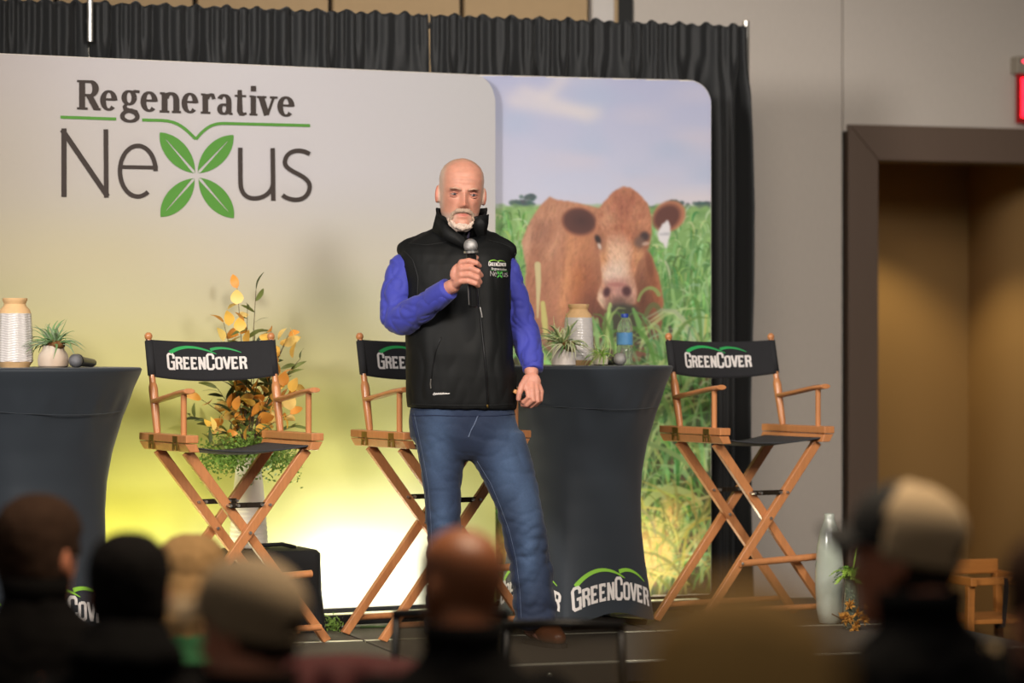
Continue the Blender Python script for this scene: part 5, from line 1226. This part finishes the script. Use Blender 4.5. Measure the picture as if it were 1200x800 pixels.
# ---- boots
m_boot = mat('boot_leather', (128, 76, 44), .45, var=.25, nscale=14, coat=.2); m_sole = mat('boot_sole', (40, 30, 24), .7)
for (hx, tx, hdy, tdy) in ((521, 512, .05, -.17), (626, 655, .03, -.13)):
    bo = MB(); h0 = V(hx, 745, hdy); t0 = V(tx, 745, tdy); h0.z = .06; t0.z = .045; d = (t0-h0); d.z = 0
    P = [h0-d*.12, h0, h0+d*.35, h0+d*.7, h0+d*.97]
    rr_ = [.034, .045, .046, .048, .032]; zz_ = [.055, .062, .058, .046, .036]
    for i, q in enumerate(P): q.z = zz_[i]
    bo.capsule(P, rr_, 18); bo.capsule([h0+Vector((0, 0, .02)), h0+Vector((0, .005, .16))], [.043, .045], 16)
    bo.v = [(x_, y_, max(z_, .014)) for x_, y_, z_ in bo.v]
    bt = mkobj('boot', remesh(bo, .006, 3), m_boot, man, smooth=True)
    s_ = MB(); dn = d.normalized(); sd = Vector((-dn.y, dn.x, 0)); out = []
    for t, w_ in ((-.24, .018), (-.2, .032), (0, .044), (.35, .044), (.7, .050), (.95, .042), (1.1, .028), (1.18, .01)): out.append((t, w_))
    pts = [h0+d*t+sd*w_ for t, w_ in out]+[h0+d*t-sd*w_ for t, w_ in out[::-1]]
    n_ = len(pts); s_.add([(p.x, p.y, .001) for p in pts]+[(p.x, p.y, .016) for p in pts], [tuple(range(n_-1, -1, -1)), tuple(range(n_, 2*n_))]+[(i, (i+1) % n_, (i+1) % n_+n_, i+n_) for i in range(n_)])
    s_.obj('sole', m_sole, bt)
# ---- what he holds
mic = thing('held_microphone', 'black microphone with silver grille in the standing man\'s hand', 'microphone', (MX, MY, STAGE_Z), 0, 'microphones')
MB().ell(MT, (.0265, .0265, .0275), 24).obj('grille', mat('mic_grille_silver', (176, 174, 172), .3, metal=.7, var=.25, nscale=300, bump=.6, bscale=500), mic, smooth=True)
MB().tube([MT+mic_ax*q for q in (.016, .020, .026, .030, .034, .10, .20, .228, .232)], [.0262, .0268, .0262, .020, .0195, .0185, .0165, .0160, .012], 22).obj('handle', mat('mic_black', (14, 14, 15), .28, coat=.4), mic, smooth='auto')
MB().tube([MT+mic_ax*q for q in (.0185, .0265)], .0271, 24).obj('ring', m_steel, mic, smooth='auto')
MB().tube([MT+mic_ax*q+Vector((-.0175, -.008, 0)) for q in (.15, .19, .222)], .0016, 6).obj('highlight_line', m_steel, mic)  # thin bright strip modelled as the highlight along the handle
rc = thing('slide_remote', 'small dark slide remote with tan end in the hanging hand', 'remote', (MX, MY, STAGE_Z), 0)
MB().bar(V(604.5,459.5,-.068), V(619,467.5,-.060), .020, .014).obj('shell', mat('remote_black', (18, 18, 20), .3), rc, bevel=.004)
MB().bar(V(602,457.5,-.069), V(606.2,460.2,-.067), .022, .016).obj('end_cap', mat('remote_tan', (196, 140, 86), .5), rc, bevel=.004)
# ================================================================== the audience
m_chairfab = mat('chair_fabric_black', (10, 9, 8), .9, var=.2, nscale=80, spec=.1)
m_chairfr = mat('chair_frame_black', (26, 25, 24), .4, metal=.5)
m_mesh = mat('chair_mesh_back', (70, 62, 50), .8, var=.2, nscale=300, alpha=.82)
def hall_chair(label, X, Y, rz, top=.84, w=.44, mesh=False):
    c = thing('stacking_chair', label, 'chair', (X, Y, 0), rz, 'stacking chairs in the audience')
    st_ = MB(); rows = []
    for z, e in ((.415, -.02), (.42, 0), (.445, .004), (.462, -.01), (.466, -.05)): rows.append([(x, y, z) for x, y in rrect(-w/2-e, w/2+e, -.24-e, .20+e, .05, 6)])
    st_.loft(rows, True).obj('seat', m_chairfab, c, smooth='auto')
    for s in (-1, 1):
        MB().tube([(s*(w/2-.01), -.21, .42), (s*(w/2+.005), -.235, .0)], .0125, 10).obj('leg', m_chairfr, c)
        MB().tube([(s*(w/2-.01), .27, .0), (s*(w/2-.005), .215, .42), (s*(w/2-.008), .225, .62), (s*(w/2-.018), .262, top-.01)], .0125, 10).obj('leg', m_chairfr, c, smooth=True)
        MB().tube([(s*(w/2-.005), -.21, .405), (s*(w/2-.005), .21, .405)], .011, 8).obj('seat_frame', m_chairfr, c)
    if mesh:
        MB().tube([(-w/2+.008, .262, top-.008), (0, .268, top), (w/2-.008, .262, top-.008)], .017, 12, flat=(.75, 1.2)).obj('top_rail', m_chairfr, c, smooth=True)
        rows = [[(x, .222+.04*(z-.6)/.25 if z > .6 else .22, z) for x in np.linspace(-w/2+.015, w/2-.015, 8)] for z in (.53, .6, .7, .8, top-.01)]
        MB().loft(rows, False, False).obj('backrest', m_mesh, c, smooth=True)
        MB().tube([(-w/2+.012, .218, .53), (w/2-.012, .218, .53)], .010, 8).obj('lower_rail', m_chairfr, c)
    else:
        rows = []
        for y, e in ((.0, -.02), (.006, 0), (.03, .0), (.036, -.02)): rows.append([(x, .212+y+.16*(z-.55)*(1 if z > .55 else 0), z) for x, z in rrect(-w/2+.012-e, w/2-.012+e, .50-e, top+e, .05, 6)])
        MB().loft(rows, True).obj('backrest', m_chairfab, c, smooth='auto')
    return c
SKIN = mat('skin_ruddy', (186, 118, 88), .5, var=.15, nscale=40, sss=.05)
def shell(grow, keep, name, m_, parent, M, rough=0.0, seed=1):
    R = head_points(40, 56, False, grow); mb = MB(); P = np.concatenate(R); n_ = 56
    for p in P: 
        q = mnoise.noise(Vector((p[0]*60+seed, p[1]*60, p[2]*40)))*rough; mb.v.append(tuple(M @ Vector((p[0]*(1+q), p[1]*(1+q), p[2]))))
    for i in range(len(R)-1):
        for k in range(n_):
            f_ = (i*n_+k, i*n_+(k+1) % n_, (i+1)*n_+(k+1) % n_, (i+1)*n_+k)
            cx, cy, cz = np.mean([P[j] for j in f_], 0)
            if keep(cx, cy, cz): mb.f.append(f_)
    if keep(0, 0, .13): mb.f.append(tuple(range((len(R)-1)*n_, len(R)*n_)))
    o = mb.obj(name, m_, parent, smooth=True); so = o.modifiers.new('s', 'SOLIDIFY'); so.thickness = .004; return o
def listener(label, px, py, s, face, yaw, jacket, hair=None, skin=SKIN, chair_label=None, cap=None, long_hair=False, collar=None, wide=.20, lean=0.0, hood=False, trousers=(30, 32, 40), hs=1.0):
    Y = F_PX/s; X = (px-600)/s; H = CAM_Z-(py-400)/s
    p = thing('person', label, 'person', (X, Y, 0), PI+math.radians(yaw), 'seated audience')
    if cap: H -= .014
    zs = H-.30
    HMx = Matrix.Translation((0, -.02+lean, H-.1245*hs)) @ Matrix.Rotation(math.radians(face-yaw), 4, 'Z') @ Matrix.Rotation(math.radians(4), 4, 'X') @ Matrix.Scale(hs, 4)
    q = MB(); add_head(q, HMx)
    q.capsule([(0, .012+lean, H-.17), (0, .03, zs+.02)], [.056, .064], 16)
    q.loft([ell_ring((0, dy, z), a, f, b_) for z, a, f, b_, dy in ((.46, .15, .10, .10, .0), (.6, .145, .10, .09, .02), (zs-.14, .155, .10, .09, .03), (zs-.03, wide-.05, .08, .08, .03), (zs+.03, .08, .05, .055, .03))], True)
    for sd in (-1, 1):
        S_, E_, W_ = Vector((sd*(wide-.025), .03, zs-.03)), Vector((sd*(wide+.04), -.03, zs-.27)), Vector((sd*.11, -.27, .585))
        q.capsule([S_, E_], [.045, .036], 12); q.capsule([E_, W_], [.036, .026], 12)
        kn = [W_+Vector((sd*-.02+sd*.012*j, -.075, -.002)) for j in (-1.5, -.5, .5, 1.5)]
        hand(q, W_, None, kn, [[k_, k_+Vector((0, -.035, -.006)), k_+Vector((0, -.058, -.02)), k_+Vector((0, -.066, -.036))] for k_ in kn], [W_+Vector((-sd*.02, -.02, 0)), W_+Vector((-sd*.042, -.045, -.004)), W_+Vector((-sd*.045, -.075, -.012))], .95)
        q.capsule([(sd*.09, .0, .53), (sd*.11, -.42, .53)], [.07, .05], 12); q.capsule([(sd*.11, -.42, .53), (sd*.12, -.41, .07)], [.048, .034], 12)
    mkobj('body', remesh(q, .0085, 3), skin, p, smooth=True)
    jm = mat('jacket_%d_%d_%d' % jacket, jacket, .9, var=.25, nscale=20, bump=.2, bscale=200, spec=.08)
    q = MB()
    q.loft([ell_ring((0, dy, z), a, f, b_) for z, a, f, b_, dy in ((.50, .19, .14, .135, .0), (.6, .185, .14, .13, .02), (zs-.15, .195, .135, .125, .03), (zs-.05, wide-.01, .115, .115, .03), (zs-.005, wide-.05, .095, .10, .032), (zs+.035, .095, .072, .08, .034), (zs+.075, .074, .066, .07, .03))], True)
    for sd in (-1, 1):
        S_, E_, W_ = Vector((sd*(wide-.03), .03, zs-.045)), Vector((sd*(wide+.04), -.03, zs-.27)), Vector((sd*.13, -.23, .60))
        q.capsule([S_, E_], [.064, .056], 16); q.capsule([E_, W_], [.056, .042], 16)
    if hood: q.ell((0, .075, zs+.055), (.125, .085, .055), 20); q.ell((0, .05, zs+.09), (.10, .075, .045), 20)
    me_ = remesh(q, .012, 4); wrinkle(me_, .006, 14, (1, 1, 1.5), px*.1)
    jk = mkobj('jacket', me_, jm, p, smooth=True)
    cr = [[(.078*math.cos(t)*(1+.1*h), .030+.074*math.sin(t)*(1+.08*h), zs+.05+.065*h-.02*(1 if math.sin(t) < -.5 else 0)) for t in np.linspace(0, 2*PI, 33)[:-1]] for h in (0, .5, 1)]
    o = MB().loft(cr, False).obj('collar', mat('collar_%d_%d_%d' % collar, collar, .8) if collar else jm, jk, smooth=True); so = o.modifiers.new('s', 'SOLIDIFY'); so.thickness = .006
    tm = mat('trousers_dark', trousers, .85)
    q = MB()
    q.loft([ell_ring((0, 0, z), .175, .13, .13) for z in (.47, .50, .56)], True)
    for sd in (-1, 1): q.capsule([(sd*.09, .0, .545), (sd*.11, -.42, .545)], [.085, .066], 14); q.capsule([(sd*.11, -.42, .54), (sd*.12, -.41, .10)], [.064, .055], 14)
    q.v = [(x, y, max(z, .470) if y > -.30 else z) for x, y, z in q.v]
    mkobj('trousers', remesh(q, .013, 3), tm, p, smooth=True)
    for sd in (-1, 1):
        q = MB().capsule([(sd*.12, -.39, .045), (sd*.125, -.56, .038)], [.042, .036], 12); q.v = [(x, y, max(z, .002)) for x, y, z in q.v]; q.obj('shoe', m_sole, p, smooth=True)
    for sd in (-1, 1):
        MB().ell((sd*.033, -.0745, 0), (.0125, .010, .006), 12).xf(HMx).obj('eye', m_eye, p, smooth=True)
    if hair:
        hm_ = mat('hair_%d_%d_%d' % hair, hair, .9, spec=.15, var=.35, nscale=60, stretch=(1, 1, .3), bump=.5, bscale=260)
        if long_hair: kp = lambda x, y, z: z > .055 or (y > -.03 and z > -.125)
        else: kp = lambda x, y, z: z > .05-.02*(y > -.02) or (y > .0 and z > -.045-.035*(y > .04)) or (abs(x) > .065 and z > .0 and y > -.05)
        if cap: kp = lambda x, y, z: (y > -.005 and z > -.055) 
        o = shell(.010 if not long_hair else .02, kp, 'hair', hm_, p, HMx, .05)
        if long_hair:
            q = MB()
            for k_ in range(26):
                a_ = math.radians(-15+210*k_/25); bx_, by_ = .088*math.cos(a_), .02+.10*math.sin(a_)
                q.tube([(bx_*.85, by_*.85, .04), (bx_*1.05, by_*1.0, -.03), (bx_*1.1, by_*1.05, -.10), (bx_*1.0, by_*.95, -.165+.01*math.sin(k_*2))], [.014, .017, .016, .006], 8)
            q.xf(HMx); mkobj('hair_lengths', remesh(q, .006, 2), hm_, p, smooth=True)
    if cap:
        front, back = cap; HMx = HMx @ Matrix.Translation((0, 0, .03)) @ Matrix.Rotation(math.radians(-16), 4, 'X') @ Matrix.Translation((0, 0, -.03))
        fm = mat('cap_%d_%d_%d' % front, front, .85, var=.12, nscale=90, bump=.2, bscale=600); bm2 = mat('cap_%d_%d_%d' % back, back, .9, var=.15, nscale=200, bump=.4, bscale=700)
        hole = lambda x, y, z: (y > .06 and math.hypot(x/.036, (z-.022)/.034) < 1)
        shell(.014, lambda x, y, z: z > .018 and y <= -.012, 'cap_front', fm, p, HMx); shell(.0145, lambda x, y, z: z > .006 and y > -.018 and not hole(x, y, z), 'cap_back', bm2, p, HMx)
        MB().tube([((.0885)*math.cos(t), .014+(.100)*math.sin(t), .012) for t in np.linspace(.3, PI-.3, 24)], .007, 8, flat=(1.0, .3), up=(0, 0, 1)).xf(HMx).obj('cap_strap', bm2, p, smooth=True)
        MB().ell((0, .008, .1385), (.007, .007, .004), 12).xf(HMx).obj('cap_button', fm, p, smooth=True)
        rows = []
        for j in range(9):
            t = j/8; row = []
            for k_ in range(17):
                u_ = -1+2*k_/16; ang = u_*1.05; yb = .012-.112*math.cos(ang*1.0); xb = .088*math.sin(ang)
                row.append((xb*(1+.02*t), yb-.062*t*math.cos(ang*.9)**.6, .036-.014*t-.034*(u_**2)*(.3+.7*t)))
            rows.append(row)
        o = MB().loft(rows, False, False).xf(HMx).obj('cap_bill', fm, p, smooth=True); so = o.modifiers.new('s', 'SOLIDIFY'); so.thickness = .004
    if chair_label: hall_chair(chair_label, X-math.sin(math.radians(yaw))*0.0, Y, PI+math.radians(yaw))
    return p
listener('dark-haired man in a black jacket at the left picture edge', 44, 584, 490, -28, 0, (11, 9, 8), (50, 34, 24), chair_label='black stacking chair under the man at the left picture edge', hs=1.12)
listener('black-haired person in a black hooded jacket, second from the left edge', 150, 628, 560, 10, 5, (9, 8, 8), (12, 9, 8), chair_label='black stacking chair under the black-haired person', hood=True)
listener('blonde woman with a green collar between the black-haired person and grey cap', 224, 634, 440, -15, 0, (44, 84, 54), (150, 118, 78), long_hair=True, collar=(44, 104, 62), chair_label='black stacking chair under the blonde woman', wide=.17, hs=.95)
listener('man in a beige baseball cap facing left, right of the blonde woman', 292, 652, 650, 62, 10, (20, 14, 10), (40, 30, 24), cap=((146, 126, 98), (150, 130, 102)), chair_label='black stacking chair under the man in the beige cap', hs=.98)
listener('bald man in a dark jacket seen from behind at the picture centre', 541, 618, 590, 38, 8, (10, 9, 9), None, skin=mat('skin_tan_bald', (132, 78, 46), .45, var=.15, nscale=30, sss=.05), chair_label='black stacking chair under the bald man', hs=1.0)
listener('out-of-focus brown-haired person nearest to the camera', 868, 697, 1330, 0, 0, (60, 48, 32), (196, 154, 92), chair_label='black stacking chair under the nearest brown-haired person', hs=1.05)
capman = listener('man in a black and tan mesh cap facing left, on the right', 1068, 565, 625, 66, 30, (9, 9, 10), (36, 28, 22), cap=((14, 14, 15), (178, 154, 120)), chair_label='black stacking chair under the man in the tan mesh cap', hs=1.03)
listener('ruddy-faced person in dark clothes cut by the right picture edge', 1250, 628, 760, 30, 10, (12, 13, 20), (60, 40, 28), chair_label='black stacking chair under the person at the right picture edge')
jo = [c_ for c_ in capman.children if c_.name.startswith('jacket')][0]; jb2 = bvh_of(jo.data); Ri = Matrix.Rotation(-capman.rotation_euler.z, 4, 'Z')
pt_ = Ink(); pt_.add(ribbon([(1153, 756), (1171, 759)], [9, 12], sub=1))
def on_jacket(x_, y_):
    o_ = Ri @ (cam.location-capman.location); e_ = Ri @ (at(x_, y_, 6.0)-capman.location); d_ = (e_-o_).normalized(); h_ = jb2.ray_cast(o_, d_)
    return h_[0]-d_*.004 if h_[0] is not None else None
pt_.on(on_jacket, 'stitched_patch', mat('patch_tan', (170, 146, 108), .9), jo)
# empty chairs in front of the bald man
for label, px, top_y, Yc in (('empty mesh-backed stacking chair mostly hidden behind the bald man', 528, 716, 8.36), ('empty mesh-backed stacking chair below the standing man, right of the bald man', 661, 729, 8.02)):
    hall_chair(label, (px-600)*(Yc+.0)/F_PX, Yc+.262, PI, CAM_Z-(top_y-400)*Yc/F_PX, .355, True)
# maroon jacket hung over a chair
cX, cY = (405-600)*6.7/F_PX, 6.9
hall_chair('black stacking chair with a maroon jacket hung over its back', cX, cY, PI, .84, .44)
jk = MB(); rows = []
for k_ in range(27):
    x = -.235+.47*k_/26; e = abs(x)/.235; row = []
    for t in np.linspace(0, 1, 15):
        ang = PI*t; drop = .36
        if t < .3: y, z = .335-.02*math.sin(k_*1.3)+.012, .905-.03*e**2-(.3-t)/.3*drop
        elif t > .7: y, z = .225, .905-.03*e**2-(t-.7)/.3*drop*.8
        else: a_ = (t-.3)/.4*PI; y, z = .28+.06*math.cos(a_), .905-.03*e**2+.038*math.sin(a_)-.04*max(0, e-.75)/.25
        row.append((x*(1+.03*math.sin(z*20)), y+.008*math.sin(x*38+z*6), z))
    rows.append(row)
o = MB().loft(rows, False, False).obj('maroon_jacket', mat('maroon_cloth', (62, 16, 15), .85, var=.25, nscale=20), smooth=True); so = o.modifiers.new('s', 'SOLIDIFY'); so.thickness = .012
o.location = (cX, cY, 0); o.rotation_euler = (0, 0, PI); tag(o, 'maroon jacket hung over a chair back beside the beige cap', 'jacket')
